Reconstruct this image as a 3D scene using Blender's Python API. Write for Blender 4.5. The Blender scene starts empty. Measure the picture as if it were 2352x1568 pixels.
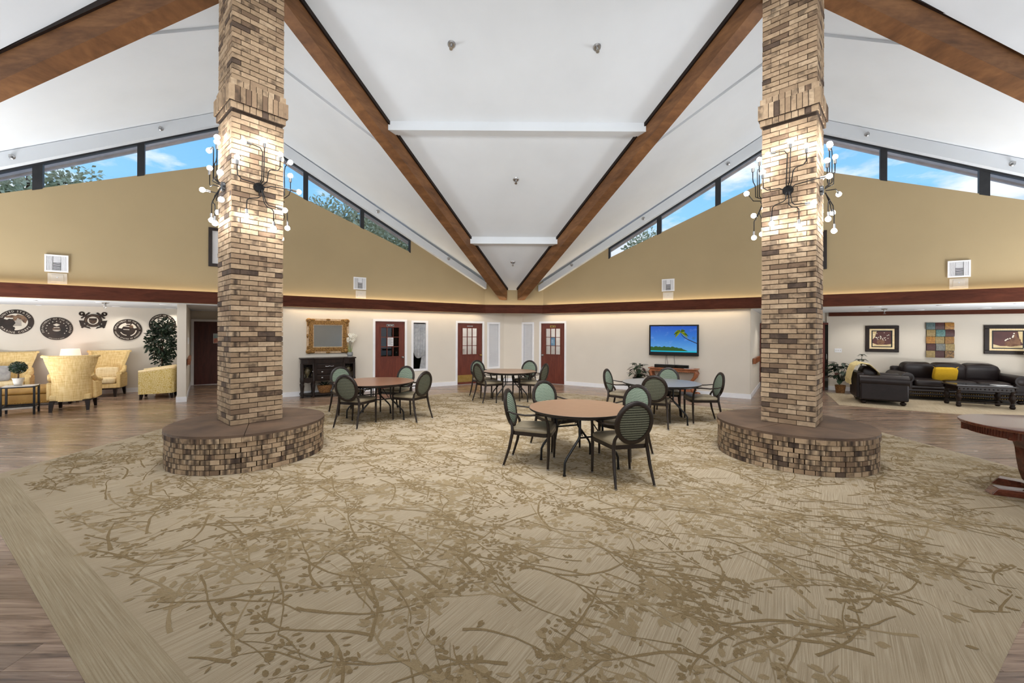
import bpy, math, random
from mathutils import Vector, Matrix, Euler
R = math.radians
PI = math.pi
random.seed(7)
SC = bpy.context.scene
COL = SC.collection

# ---------------------------------------------------------------- camera
cam_d = bpy.data.cameras.new('camera'); cam = bpy.data.objects.new('camera', cam_d); COL.objects.link(cam)
cam_d.sensor_fit = 'HORIZONTAL'; cam_d.sensor_width = 36.0
cam_d.lens = 934.76 / 2352 * 36.0
cam_d.shift_x = 0.0
cam_d.shift_y = -(784 - 764.88) / 2352
cam_d.clip_start = 0.05; cam_d.clip_end = 300
cam.matrix_world = Matrix.Translation((-0.163, 0, 1.65)) @ Matrix.Rotation(-0.0044, 4, 'Z') @ Matrix.Rotation(R(90), 4, 'X') @ Matrix.Rotation(0.0041, 4, 'Z')
SC.camera = cam

# ---------------------------------------------------------------- view
SC.view_settings.view_transform = 'Standard'
SC.view_settings.look = 'None'
SC.view_settings.gamma = 1.0
SC.view_settings.use_curve_mapping = False
SC.view_settings.exposure = 0.2
SC.cycles.use_denoising = True
SC.cycles.max_bounces = 7
SC.cycles.diffuse_bounces = 4
SC.cycles.glossy_bounces = 3
SC.cycles.transparent_max_bounces = 12
SC.cycles.sample_clamp_indirect = 4.0
SC.cycles.caustics_reflective = False
SC.cycles.caustics_refractive = False

# ---------------------------------------------------------------- node helpers
def lin(c):
    c = c / 255.0
    return c / 12.92 if c <= 0.04045 else ((c + 0.055) / 1.055) ** 2.4
def rgb(r, g, b): return (lin(r), lin(g), lin(b), 1.0)
class NT:
    def __init__(s, tree): s.t = tree
    def n(s, typ, ins=None, **kw):
        nd = s.t.nodes.new(typ)
        for k, v in kw.items(): setattr(nd, k, v)
        for k, v in (ins or {}).items():
            sock = nd.inputs[k]
            if isinstance(v, bpy.types.NodeSocket): s.t.links.new(v, sock)
            else: sock.default_value = v
        return nd
    def link(s, a, b): s.t.links.new(a, b)
    def math(s, op, a, b=0.0, clamp=False):
        return s.n('ShaderNodeMath', {0: a, 1: b}, operation=op, use_clamp=clamp).outputs[0]
    def mix(s, f, a, b, blend='MIX'):
        m = s.n('ShaderNodeMix', data_type='RGBA', blend_type=blend)
        for i, v in ((0, f), (6, a), (7, b)):
            if isinstance(v, bpy.types.NodeSocket): s.t.links.new(v, m.inputs[i])
            else: m.inputs[i].default_value = v
        return m.outputs[2]
    def ramp(s, f, stops, interp='LINEAR'):
        r = s.n('ShaderNodeValToRGB', {0: f}); cr = r.color_ramp; cr.interpolation = interp
        while len(cr.elements) < len(stops): cr.elements.new(0.5)
        for e, (p, c) in zip(cr.elements, stops):
            e.position = p; e.color = c if len(c) == 4 else (*c, 1)
        return r.outputs[0]
    def noise(s, vec, scale, detail=4, rough=0.55, out=0, dist=0.0):
        return s.n('ShaderNodeTexNoise', {'Vector': vec, 'Scale': scale, 'Detail': detail, 'Roughness': rough, 'Distortion': dist}).outputs[out]
    def mapping(s, vec, loc=(0, 0, 0), rot=(0, 0, 0), sc=(1, 1, 1)):
        return s.n('ShaderNodeMapping', {'Vector': vec, 'Location': loc, 'Rotation': rot, 'Scale': sc}).outputs[0]
    def coord(s, which='Object'): return s.n('ShaderNodeTexCoord').outputs[which]
    def wpos(s): return s.n('ShaderNodeNewGeometry').outputs['Position']
    def bump(s, h, strength, dist=0.01):
        return s.n('ShaderNodeBump', {'Height': h, 'Strength': strength, 'Distance': dist}).outputs[0]
BW = lambda v: (v, v, v, 1)
def newmat(name):
    m = bpy.data.materials.new(name); m.use_nodes = True
    t = NT(m.node_tree); b = m.node_tree.nodes['Principled BSDF']
    return m, t, b
def setb(t, b, **kw):
    for k, v in kw.items():
        k = {'base': 'Base Color', 'rough': 'Roughness', 'metal': 'Metallic', 'spec': 'Specular IOR Level', 'normal': 'Normal', 'coat': 'Coat Weight', 'sheen': 'Sheen Weight', 'emit': 'Emission Color', 'estr': 'Emission Strength', 'alpha': 'Alpha', 'trans': 'Transmission Weight'}[k]
        if isinstance(v, bpy.types.NodeSocket): t.link(v, b.inputs[k])
        else: b.inputs[k].default_value = v
def pm(name, c1, c2=None, scale=6, stretch=(1, 1, 1), rough=0.6, metal=0.0, bump=0.0, bscale=None, detail=4, spec=0.4, coat=0.0, world=False, lo=0.35, hi=0.65):
    """plain procedural material: two colours mixed by stretched noise, optional relief"""
    m, t, b = newmat(name)
    vec = t.mapping(t.wpos() if world else t.coord(), sc=stretch)
    if c2 is None: c2 = tuple(x * 0.9 for x in c1[:3]) + (1,)
    f = t.noise(vec, scale, detail)
    setb(t, b, base=t.ramp(f, [(lo, c1), (hi, c2)]), rough=rough, metal=metal, spec=spec, coat=coat)
    if bump:
        setb(t, b, normal=t.bump(t.noise(vec, bscale or scale * 4, 3), bump, 0.005))
    return m
def em(name, col, strength):
    m, t, b = newmat(name)
    setb(t, b, base=(0, 0, 0, 1), emit=col, estr=strength, spec=0.0)
    return m

# ---------------------------------------------------------------- world: blue sky with loose white clouds
w = bpy.data.worlds.new('sky'); SC.world = w; w.use_nodes = True
t = NT(w.node_tree); bg = w.node_tree.nodes['Background']
d = t.n('ShaderNodeTexCoord').outputs['Generated']
sx = t.n('ShaderNodeSeparateXYZ', {0: d})
zc_ = t.math('MAXIMUM', sx.outputs[2], 0.0)
sky = t.ramp(zc_, [(0.0, rgb(205, 232, 250)), (0.18, rgb(150, 208, 248)), (0.5, rgb(86, 166, 236)), (1.0, rgb(50, 120, 210))])
pv = t.n('ShaderNodeVectorMath', {0: d, 1: (2.6, 2.6, 7.5)}, operation='MULTIPLY').outputs[0]
cn = t.noise(pv, 1.7, 7, 0.58)
cm = t.ramp(cn, [(0.46, (0, 0, 0)), (0.60, (1, 1, 1))])
cs = t.noise(t.mapping(pv, loc=(0, 0, 0.35)), 1.7, 4, 0.5)
cc = t.mix(t.ramp(cs, [(0.45, (0, 0, 0)), (0.75, (1, 1, 1))]), rgb(250, 252, 255), rgb(196, 206, 222))
t.link(t.mix(t.math('MULTIPLY', cm, 0.92), sky, cc), bg.inputs[0])
bg.inputs[1].default_value = 1.1

# ---------------------------------------------------------------- area fills added out of view to brighten the hall, no fixtures of it
def area(name, loc, rot, sx, sy, power, col=(1, 1, 1)):
    l = bpy.data.lights.new(name, 'AREA'); l.shape = 'RECTANGLE'; l.size = sx; l.size_y = sy
    l.energy = power; l.color = col
    o = bpy.data.objects.new(name, l); COL.objects.link(o); o.location = loc; o.rotation_euler = rot
    return o
LC = (0.97, 0.985, 1.0)
area('fill_light_high', (0, 3.7, 7.0), (R(33), 0, 0), 6, 2.4, 270, LC).data.spread = R(84)  # unseen fill added for the middle and far carpet
area('fill_light_front', (0, -6.8, 4.6), (R(86), 0, 0), 16, 3.2, 290, LC).data.spread = R(104)  # unseen fill added for the far walls
area('fill_light_middle', (0, -1.6, 0.12), (R(124), 0, 0), 4, 3, 56, LC).data.spread = R(70)  # unseen uplight added for the central ceiling
area('fill_light_left', (-10.7, 5.3, 0.12), (R(180), 0, 0), 2.6, 2.6, 500, LC)  # unseen uplight added for the left gable
area('fill_light_right', (10.7, 5.3, 0.12), (R(180), 0, 0), 2.6, 2.6, 500, LC)  # unseen uplight added for the right gable

# ---------------------------------------------------------------- mesh builder
class MB:
    def __init__(s): s.v = []; s.f = []
    def add(s, vs, fs, M=None):
        o = len(s.v)
        s.v += [tuple(M @ Vector(p)) if M is not None else tuple(p) for p in vs]
        s.f += [tuple(i + o for i in f) for f in fs]
        return s
    def box(s, x0, x1, y0, y1, z0, z1, M=None):
        return s.add([(x0, y0, z0), (x1, y0, z0), (x1, y1, z0), (x0, y1, z0), (x0, y0, z1), (x1, y0, z1), (x1, y1, z1), (x0, y1, z1)],
                     [(3, 2, 1, 0), (4, 5, 6, 7), (0, 1, 5, 4), (1, 2, 6, 5), (2, 3, 7, 6), (3, 0, 4, 7)], M)
    def cb(s, c, d, M=None):
        return s.box(c[0] - d[0] / 2, c[0] + d[0] / 2, c[1] - d[1] / 2, c[1] + d[1] / 2, c[2] - d[2] / 2, c[2] + d[2] / 2, M)
    def hexa(s, p, M=None):   # eight corners: bottom loop then top loop
        return s.add(p, [(3, 2, 1, 0), (4, 5, 6, 7), (0, 1, 5, 4), (1, 2, 6, 5), (2, 3, 7, 6), (3, 0, 4, 7)], M)
    def ext(s, poly, vec, M=None):   # extrude a planar polygon (3D points) by a vector
        n = len(poly); vec = Vector(vec)
        vs = [Vector(p) for p in poly]; vs += [p + vec for p in vs]
        fs = [tuple(range(n))[::-1], tuple(range(n, 2 * n))] + [(i, (i + 1) % n, n + (i + 1) % n, n + i) for i in range(n)]
        return s.add(vs, fs, M)
    def tube(s, path, r, n=8, closed=False, M=None, flat=1.0):
        P = [Vector(p) for p in path]; m = len(P); vs = []; fs = []
        up = Vector((0, 0, 1)); prev = None
        for i, p in enumerate(P):
            a = P[(i - 1) % m] if (closed or i > 0) else p
            b = P[(i + 1) % m] if (closed or i < m - 1) else p
            tg = (b - a).normalized()
            if prev is None:
                ref = up if abs(tg.z) < 0.9 else Vector((1, 0, 0))
                u = tg.cross(ref).normalized()
            else:
                u = prev - tg * prev.dot(tg)
                u = u.normalized() if u.length > 1e-6 else tg.orthogonal().normalized()
            prev = u; v = tg.cross(u)
            rr = r[i] if isinstance(r, (list, tuple)) else r
            vs += [p + (u * math.cos(2 * PI * k / n) + v * math.sin(2 * PI * k / n) * flat) * rr for k in range(n)]
        for i in range(m if closed else m - 1):
            j = (i + 1) % m
            fs += [(i * n + k, i * n + (k + 1) % n, j * n + (k + 1) % n, j * n + k) for k in range(n)]
        if not closed:
            fs += [tuple(range(n))[::-1], tuple((m - 1) * n + k for k in range(n))]
        return s.add(vs, fs, M)
    def lathe(s, prof, n=16, c=(0, 0, 0), M=None):   # profile of (radius, z)
        vs = []; fs = []; m = len(prof)
        for r, z in prof:
            vs += [(c[0] + max(r, 1e-4) * math.cos(2 * PI * k / n), c[1] + max(r, 1e-4) * math.sin(2 * PI * k / n), c[2] + z) for k in range(n)]
        for i in range(m - 1):
            fs += [(i * n + k, i * n + (k + 1) % n, (i + 1) * n + (k + 1) % n, (i + 1) * n + k) for k in range(n)]
        fs += [tuple(range(n))[::-1], tuple((m - 1) * n + k for k in range(n))]
        return s.add(vs, fs, M)
    def sph(s, c, r, n=10, m=6, M=None, sc=(1, 1, 1)):
        vs = [(c[0], c[1], c[2] - r * sc[2])]; fs = []
        for i in range(1, m):
            a = PI * i / m - PI / 2
            vs += [(c[0] + r * sc[0] * math.cos(a) * math.cos(2 * PI * k / n), c[1] + r * sc[1] * math.cos(a) * math.sin(2 * PI * k / n), c[2] + r * sc[2] * math.sin(a)) for k in range(n)]
        vs.append((c[0], c[1], c[2] + r * sc[2])); T = len(vs) - 1
        fs += [(0, 1 + (k + 1) % n, 1 + k) for k in range(n)]
        for i in range(m - 2):
            fs += [(1 + i * n + k, 1 + i * n + (k + 1) % n, 1 + (i + 1) * n + (k + 1) % n, 1 + (i + 1) * n + k) for k in range(n)]
        o = 1 + (m - 2) * n
        fs += [(o + k, o + (k + 1) % n, T) for k in range(n)]
        return s.add(vs, fs, M)
    def surf(s, fn, nu, nv, M=None):
        vs = [fn(i / nu, j / nv) for j in range(nv + 1) for i in range(nu + 1)]; w_ = nu + 1
        return s.add(vs, [(j * w_ + i, j * w_ + i + 1, (j + 1) * w_ + i + 1, (j + 1) * w_ + i) for j in range(nv) for i in range(nu)], M)
    def shell(s, fn, nu, nv, th, M=None):
        """closed slab: fn(u,v) gives the front point, th(u,v) -> offset vector to the back"""
        w_ = nu + 1; N_ = w_ * (nv + 1)
        A = [Vector(fn(i / nu, j / nv)) for j in range(nv + 1) for i in range(nu + 1)]
        B = [A[j * w_ + i] + Vector(th(i / nu, j / nv)) for j in range(nv + 1) for i in range(nu + 1)]
        fs = []
        for j in range(nv):
            for i in range(nu):
                a = j * w_ + i
                fs.append((a, a + 1, a + w_ + 1, a + w_)); fs.append((N_ + a + w_, N_ + a + w_ + 1, N_ + a + 1, N_ + a))
        bd = [i for i in range(w_)] + [j * w_ + nu for j in range(1, nv + 1)] + [nv * w_ + i for i in range(nu - 1, -1, -1)] + [j * w_ for j in range(nv - 1, 0, -1)]
        for k in range(len(bd)):
            a, b = bd[k], bd[(k + 1) % len(bd)]
            fs.append((b, a, N_ + a, N_ + b))
        return s.add(A + B, fs, M)
    def rbox(s, c, d, r=0.03, M=None, puff=0.0, n=4):
        """rounded, optionally puffed box (cushion)"""
        vs = []; fs = []
        hx, hy, hz = d[0] / 2, d[1] / 2, d[2] / 2
        def sgp(a, p): return math.copysign(abs(a) ** p, a)
        nu, nv = 28, 14
        for j in range(nv + 1):
            ph = -PI / 2 + PI * j / nv
            for i in range(nu):
                th = 2 * PI * i / nu
                e = 0.28
                x = sgp(math.cos(ph), e) * sgp(math.cos(th), e); y = sgp(math.cos(ph), e) * sgp(math.sin(th), e); z = sgp(math.sin(ph), 0.42)
                k = 1 + puff * (1 - max(abs(x), abs(y)) ** 2)
                vs.append((c[0] + hx * x, c[1] + hy * y, c[2] + hz * z * k))
        for j in range(nv):
            for i in range(nu):
                fs.append((j * nu + i, j * nu + (i + 1) % nu, (j + 1) * nu + (i + 1) % nu, (j + 1) * nu + i))
        return s.add(vs, fs, M)
    def mesh(s, name, mat, smooth=None):
        me = bpy.data.meshes.new(name)
        me.from_pydata(s.v, [], s.f)
        if mat is not None:
            for mm in (mat if isinstance(mat, (list, tuple)) else [mat]): me.materials.append(mm)
        if smooth:
            me.shade_smooth(); me.set_sharp_from_angle(angle=R(smooth))
        me.update()
        return me
    def obj(s, name, mat, parent=None, smooth=None, bevel=0, loc=None, rotz=None, kind=None):
        o = bpy.data.objects.new(name, s.mesh(name, mat, smooth)); COL.objects.link(o)
        if parent is not None: o.parent = parent
        if loc is not None: o.location = loc
        if rotz is not None: o.rotation_euler = (0, 0, rotz)
        if bevel:
            b = o.modifiers.new('bevel', 'BEVEL'); b.width = bevel; b.segments = 2; b.limit_method = 'ANGLE'; b.angle_limit = R(40)
        if kind: o['kind'] = kind
        return o
def thing(name, label, cat, loc=(0, 0, 0), rotz=0.0, group=None, kind=None):
    o = bpy.data.objects.new(name, None); COL.objects.link(o); o.empty_display_size = 0.1
    o.location = loc; o.rotation_euler = (0, 0, rotz)
    return tag(o, label, cat, group, kind)
def tag(o, label, cat, group=None, kind=None):
    if label: o['label'] = label
    if cat: o['category'] = cat
    if group: o['group'] = group
    if kind: o['kind'] = kind
    return o
def copy_tree(o, parent=None):
    kids = KIDS.get(o.name)
    if kids is None:
        kids = [c for c in bpy.data.objects if c.parent == o]; KIDS[o.name] = kids
    c = o.copy(); COL.objects.link(c)
    if parent is not None: c.parent = parent
    for k in kids: copy_tree(k, c)
    return c
KIDS = {}
def dup(o, loc, rotz, label, group=None):
    c = copy_tree(o); c.location = loc; c.rotation_euler = (0, 0, rotz); c['label'] = label
    if group: c['group'] = group
    return c
def inst(name, me, parent, loc=(0, 0, 0), rot=(0, 0, 0)):
    o = bpy.data.objects.new(name, me); COL.objects.link(o); o.parent = parent; o.location = loc; o.rotation_euler = rot
    return o
def bez(p0, p1, p2, p3, n=10):
    P = [Vector(p) for p in (p0, p1, p2, p3)]
    return [((1 - t) ** 3) * P[0] + 3 * t * (1 - t) ** 2 * P[1] + 3 * t * t * (1 - t) * P[2] + t ** 3 * P[3] for t in [i / n for i in range(n + 1)]]

# ---------------------------------------------------------------- plan of the room
TH = R(32.06); CT = math.cos(TH); ST = math.sin(TH); YC = 14.049
def wp(sd, s, d=0.0, z=0.0):
    """point s metres along the lower wall (sd -1 left, +1 right) from the far corner, d metres into the room"""
    return Vector((sd * CT * s - sd * ST * d, YC - ST * s - CT * d, z))
def wrot(sd): return TH if sd < 0 else -TH      # rotation that turns local +Y into the wall and +X to the viewer's right
def uw(s, d=0.1): return s + 0.626 * d          # measured station on a plane offset by d -> station on the lower wall
ZB, ZT = 2.299, 2.567
# ---------------------------------------------------------------- materials
def paint(name, c, bump=0.06):
    m, t, b = newmat(name)
    p = t.wpos()
    f = t.noise(p, 1.2, 3)
    c2 = tuple(x * 0.95 for x in c[:3]) + (1,)
    setb(t, b, base=t.ramp(f, [(0.3, c), (0.7, c2)]), rough=0.85, spec=0.2, normal=t.bump(t.noise(p, 90, 2), bump, 0.002))
    return m
M_WALL = paint('wall_paint_cream', rgb(216, 208, 195))
M_TAN = paint('wall_paint_tan', rgb(172, 154, 120))
M_WHITE = paint('ceiling_paint_white', rgb(222, 228, 234), 0.03)
M_TRIM = pm('trim_gloss_white', rgb(236, 236, 238), rgb(228, 229, 232), 3, rough=0.35, world=True)
def woodm(name, c1, c2, c3, stretch, scale=3.0, rough=0.4, world=False, coat=0.0, bump=0.05, spec=0.4):
    m, t, b = newmat(name)
    vec = t.mapping(t.wpos() if world else t.coord(), sc=stretch)
    n1 = t.noise(vec, scale, 6, 0.6, dist=0.6)
    n2 = t.noise(vec, scale * 6, 3, 0.5)
    f = t.math('ADD', t.math('MULTIPLY', n1, 0.75), t.math('MULTIPLY', n2, 0.25))
    setb(t, b, base=t.ramp(f, [(0.32, c1), (0.5, c2), (0.68, c3)]), rough=rough, coat=coat, spec=spec, normal=t.bump(n2, bump, 0.002))
    return m
M_FASCIA = woodm('fascia_mahogany', rgb(58, 28, 17), rgb(78, 40, 26), rgb(90, 48, 32), (1, 1, 6), 1.5, 0.7, True, spec=0.15)
M_BEAM = woodm('beam_glulam', rgb(86, 56, 32), rgb(118, 80, 48), rgb(142, 100, 62), (1, 1, 4), 1.1, 0.6, True)
M_DOOR = woodm('door_red_brown', rgb(84, 36, 24), rgb(100, 45, 31), rgb(112, 54, 38), (6, 6, 0.8), 3, 0.45)
M_DARKDOOR = woodm('door_dark_brown', rgb(62, 30, 26), rgb(76, 38, 32), rgb(86, 46, 38), (6, 6, 0.8), 3, 0.5)
M_ESP = woodm('wood_espresso', rgb(20, 13, 10), rgb(32, 21, 16), rgb(44, 30, 23), (5, 5, 1), 4, 0.4, spec=0.25)
M_CHERRY = woodm('wood_cherry', rgb(66, 30, 20), rgb(92, 46, 32), rgb(118, 64, 46), (1, 5, 5), 3, 0.22, coat=0.5)
M_OAK = woodm('wood_carved_orange', rgb(96, 50, 28), rgb(140, 82, 48), rgb(168, 104, 64), (2, 5, 5), 4, 0.4)
M_CHAIR = pm('chair_frame_dark', rgb(30, 23, 19), rgb(42, 33, 27), 14, rough=0.38, spec=0.3)
M_VINYL = pm('seat_vinyl_taupe', rgb(136, 124, 102), rgb(124, 112, 91), 10, rough=0.42, bump=0.05, bscale=160)
M_BLACK = pm('black_plastic', rgb(14, 14, 16), rgb(20, 20, 22), 10, rough=0.3)
M_IRON = pm('black_iron', rgb(24, 24, 26), rgb(34, 34, 36), 20, rough=0.45, metal=0.6)
M_MULL = pm('window_frame_dark', rgb(30, 32, 36), rgb(38, 40, 44), 8, rough=0.5)
M_STEEL = pm('brushed_steel', rgb(190, 190, 190), rgb(170, 170, 172), 20, rough=0.3, metal=1.0)
M_BRASS = pm('brass', rgb(176, 146, 84), rgb(160, 130, 70), 12, rough=0.35, metal=0.9)
M_LEATHER = pm('leather_dark_brown', rgb(24, 16, 16), rgb(34, 25, 24), 5, rough=0.4, bump=0.3, bscale=18, spec=0.35)
M_YELLOW = pm('pillow_mustard', rgb(206, 164, 32), rgb(190, 148, 24), 30, stretch=(1, 1, 8), rough=0.9, bump=0.4, bscale=60)
M_CREAMTHROW = pm('throw_cream', rgb(222, 204, 152), rgb(206, 186, 130), 26, rough=0.95, bump=0.4, bscale=90)
M_TANLEATHER = pm('ottoman_tan', rgb(168, 130, 66), rgb(150, 112, 52), 6, rough=0.5, bump=0.1)
M_LEAFD = pm('leaf_dark_green', rgb(30, 52, 30), rgb(16, 32, 18), 9, rough=0.45)
M_LEAFR = pm('leaf_red_green', rgb(40, 46, 30), rgb(62, 30, 28), 5, rough=0.4)
M_BARK = pm('bark', rgb(86, 62, 44), rgb(64, 46, 32), 14, rough=0.9, bump=0.3)
M_WICKER = pm('wicker', rgb(150, 106, 60), rgb(96, 62, 34), 40, rough=0.8, bump=0.5, bscale=80)
M_POTW = pm('pot_white', rgb(206, 200, 192), rgb(190, 184, 176), 14, rough=0.6)
M_BULB = em('bulb_glow', (1.0, 0.99, 0.97, 1), 88.0)
M_LED = em('cove_led', (1.0, 0.80, 0.54, 1), 20.0)
M_DOWN = em('downlight_glow', (1.0, 0.97, 0.93, 1), 14.0)
# carpet
def carpet_mat(name, c1, c2, c3, ang, linescale=70, tiles=True):
    m, t, b = newmat(name)
    p = t.wpos()
    chk = t.n('ShaderNodeTexChecker', {'Vector': t.mapping(p, rot=(0, 0, ang)), 'Scale': 1.65}).outputs['Fac']
    l1 = t.noise(t.mapping(t.mapping(p, rot=(0, 0, ang)), sc=(linescale, 1.6, 1)), 1.0, 3, 0.6)
    l2 = t.noise(t.mapping(t.mapping(p, rot=(0, 0, ang + R(5)), loc=(3.3, 1.7, 0)), sc=(linescale * 0.85, 2.2, 1)), 1.0, 3, 0.6)
    f = t.math('ADD', t.math('MULTIPLY', l1, chk), t.math('MULTIPLY', l2, t.math('SUBTRACT', 1.0, chk))) if tiles else l1
    pile = t.noise(p, 420, 2)
    f2 = t.math('ADD', t.math('MULTIPLY', f, 0.7), t.math('MULTIPLY', pile, 0.3))
    base = t.ramp(f2, [(0.36, c1), (0.5, c2), (0.62, c3)])
    patch = t.ramp(t.noise(p, 2.2, 4), [(0.4, BW(0.94)), (0.62, BW(1.0))])
    setb(t, b, base=t.mix(1.0, base, patch, 'MULTIPLY'), rough=0.95, spec=0.1, normal=t.bump(f2, 0.5, 0.004))
    return m
M_CARPET = carpet_mat('carpet_beige_lined', rgb(153, 137, 112), rgb(174, 158, 133), rgb(187, 173, 149), R(-146), 190)
M_CARPETB = carpet_mat('carpet_border_lined', rgb(148, 132, 106), rgb(166, 151, 125), rgb(178, 165, 140), R(-56.8), 150, False)
M_CARPETP = pm('carpet_pattern_pile', rgb(143, 124, 93), rgb(131, 112, 82), 130, rough=0.98, bump=0.5, bscale=300, world=True, spec=0.05)
M_CARPETQ = pm('carpet_pattern_soft', rgb(160, 142, 111), rgb(150, 131, 101), 130, rough=0.98, bump=0.5, bscale=300, world=True, spec=0.05)
# timber-look floor
def floor_mat(name, per_object):
    m, t, b = newmat(name)
    p = t.wpos()
    if per_object:
        rnd = t.n('ShaderNodeObjectInfo').outputs['Random']
    else:
        sx = t.n('ShaderNodeSeparateXYZ', {0: p})
        row = t.math('FLOOR', t.math('DIVIDE', sx.outputs[1], 0.18))
        offx = t.math('MULTIPLY', t.math('FRACT', t.math('MULTIPLY', row, 0.377)), 1.22)
        colm = t.math('FLOOR', t.math('DIVIDE', t.math('ADD', sx.outputs[0], offx), 1.22))
        rnd = t.n('ShaderNodeTexWhiteNoise', {'Vector': t.n('ShaderNodeCombineXYZ', {0: row, 1: colm}).outputs[0]}, noise_dimensions='3D').outputs[0]
    off = t.n('ShaderNodeCombineXYZ', {0: t.math('MULTIPLY', rnd, 37.0), 1: t.math('MULTIPLY', rnd, 91.0)}).outputs[0]
    pv = t.n('ShaderNodeVectorMath', {0: p, 1: off}, operation='ADD').outputs[0]
    g1 = t.noise(t.mapping(pv, sc=(1.1, 14, 1)), 1.0, 6, 0.62, dist=1.4)
    g2 = t.noise(t.mapping(pv, sc=(3, 90, 1)), 1.0, 3, 0.6)
    f = t.math('ADD', t.math('MULTIPLY', g1, 0.7), t.math('MULTIPLY', g2, 0.3))
    base = t.ramp(f, [(0.33, rgb(80, 62, 50)), (0.47, rgb(140, 115, 96)), (0.6, rgb(167, 142, 122)), (0.7, rgb(186, 164, 145))])
    tint = t.ramp(rnd, [(0.0, BW(0.70)), (1.0, BW(1.12))])
    base = t.mix(1.0, base, tint, 'MULTIPLY')
    setb(t, b, base=base, rough=t.ramp(g1, [(0.3, BW(0.2)), (0.7, BW(0.28))]), spec=0.5, normal=t.bump(g2, 0.06, 0.002))
    return m
M_FLOOR = floor_mat('floor_timber', False)
M_PLANK = floor_mat('floor_plank', True)
# brick
def brick_mat(name, mode):
    """mode: 'long' single column bricks, 'head' single plinth headers, 'far' many bricks in one mesh"""
    m, t, b = newmat(name)
    rnd = t.n('ShaderNodeObjectInfo').outputs['Random'] if mode != 'far' else t.n('ShaderNodeNewGeometry').outputs['Random Per Island']
    p = t.wpos()
    body = t.ramp(rnd, [(0.0, rgb(174, 150, 122)), (0.2, rgb(160, 137, 110)), (0.38, rgb(184, 161, 133)), (0.54, rgb(150, 127, 102)), (0.68, rgb(170, 146, 118)), (0.8, rgb(118, 97, 78)), (0.88, rgb(150, 126, 101)), (0.95, rgb(84, 70, 60))], 'CONSTANT')
    off = t.n('ShaderNodeVectorMath', {0: p, 1: t.n('ShaderNodeCombineXYZ', {0: t.math('MULTIPLY', rnd, 53.0), 2: t.math('MULTIPLY', rnd, 31.0)}).outputs[0]}, operation='ADD').outputs[0]
    n = t.noise(off, 16, 5, 0.6)
    body = t.mix(t.ramp(n, [(0.32, BW(0.38)), (0.6, BW(0))]), body, rgb(104, 85, 70))
    r2 = t.math('FRACT', t.math('MULTIPLY', rnd, 17.31))
    flash = t.math('MULTIPLY', t.ramp(t.noise(off, 9, 2), [(0.46, BW(0)), (0.64, BW(1))]), t.math('GREATER_THAN', r2, 0.6))
    fl = t.math('MULTIPLY', flash, 0.6)
    if mode != 'far':
        sx = t.n('ShaderNodeSeparateXYZ', {0: t.coord()})
        r3 = t.math('FRACT', t.math('MULTIPLY', rnd, 41.7))
        ay = t.math('ABSOLUTE', sx.outputs[1])
        wob = t.math('MULTIPLY', t.math('SUBTRACT', t.noise(off, 22, 2), 0.5), 0.03)
        if mode == 'head':
            band_ = t.ramp(t.math('ADD', ay, wob), [(0.004, BW(1)), (0.042, BW(0))])
            core = t.math('MULTIPLY', band_, t.math('GREATER_THAN', r3, 0.42))
        else:
            spot = t.ramp(t.math('ADD', ay, wob), [(0.010, BW(1)), (0.040, BW(0))])
            core = t.math('MULTIPLY', t.math('MULTIPLY', spot, t.math('GREATER_THAN', t.math('ABSOLUTE', sx.outputs[0]), 0.0985)), t.math('GREATER_THAN', r3, 0.5))
        fl = t.math('MAXIMUM', fl, t.math('MULTIPLY', core, 0.85))
    body = t.mix(fl, body, rgb(52, 43, 38))
    setb(t, b, base=body, rough=0.9, spec=0.25, normal=t.bump(t.noise(p, 60, 4), 0.5, 0.006))
    return m
M_BRICK = brick_mat('brick_face', 'long')
M_BRICKH = brick_mat('brick_header_face', 'head')
M_BRICKI = brick_mat('brick_face_far', 'far')
M_MORTAR = pm('mortar_brown', rgb(70, 56, 45), rgb(56, 45, 37), 30, rough=0.95, world=True)
M_SLAB = pm('plinth_stone_slab', rgb(106, 85, 68), rgb(76, 60, 49), 2.4, rough=0.55, detail=7, bump=0.12, bscale=9, world=True)
# striped chair fabric
def stripe_mat(name, c1, c2, freq, wav):
    m, t, b = newmat(name)
    o = t.coord()
    sx = t.n('ShaderNodeSeparateXYZ', {0: o})
    ph = t.math('ADD', t.math('MULTIPLY', sx.outputs[2], freq), t.math('MULTIPLY', t.math('SINE', t.math('MULTIPLY', sx.outputs[0], 70.0)), wav))
    st = t.math('SINE', ph)
    fine = t.noise(o, 220, 2)
    f = t.math('ADD', t.math('MULTIPLY', st, 0.35), fine)
    setb(t, b, base=t.ramp(f, [(0.45, c1), (0.78, c2)]), rough=0.9, spec=0.15)
    return m
M_GREEN = stripe_mat('fabric_green_wave', rgb(78, 91, 79), rgb(142, 152, 134), 300, 0.9)
M_OLIVE = stripe_mat('fabric_olive_stripe', rgb(58, 59, 49), rgb(118, 119, 102), 240, 0.0)
def weave_mat(name, c1, c2, c3):
    m, t, b = newmat(name)
    o = t.coord()
    a = t.noise(t.mapping(o, sc=(60, 60, 4)), 1.0, 3); c = t.noise(t.mapping(o, sc=(6, 6, 90)), 1.0, 3)
    f = t.math('ADD', t.math('MULTIPLY', a, 0.5), t.math('MULTIPLY', c, 0.5))
    setb(t, b, base=t.ramp(f, [(0.38, c1), (0.5, c2), (0.62, c3)]), rough=0.9, spec=0.15, normal=t.bump(f, 0.2, 0.003))
    return m
M_STRAW = weave_mat('fabric_straw', rgb(206, 172, 112), rgb(226, 196, 138), rgb(236, 212, 160))
M_STRAWL = weave_mat('fabric_straw_light', rgb(218, 192, 144), rgb(234, 212, 168), rgb(240, 222, 184))
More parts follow.
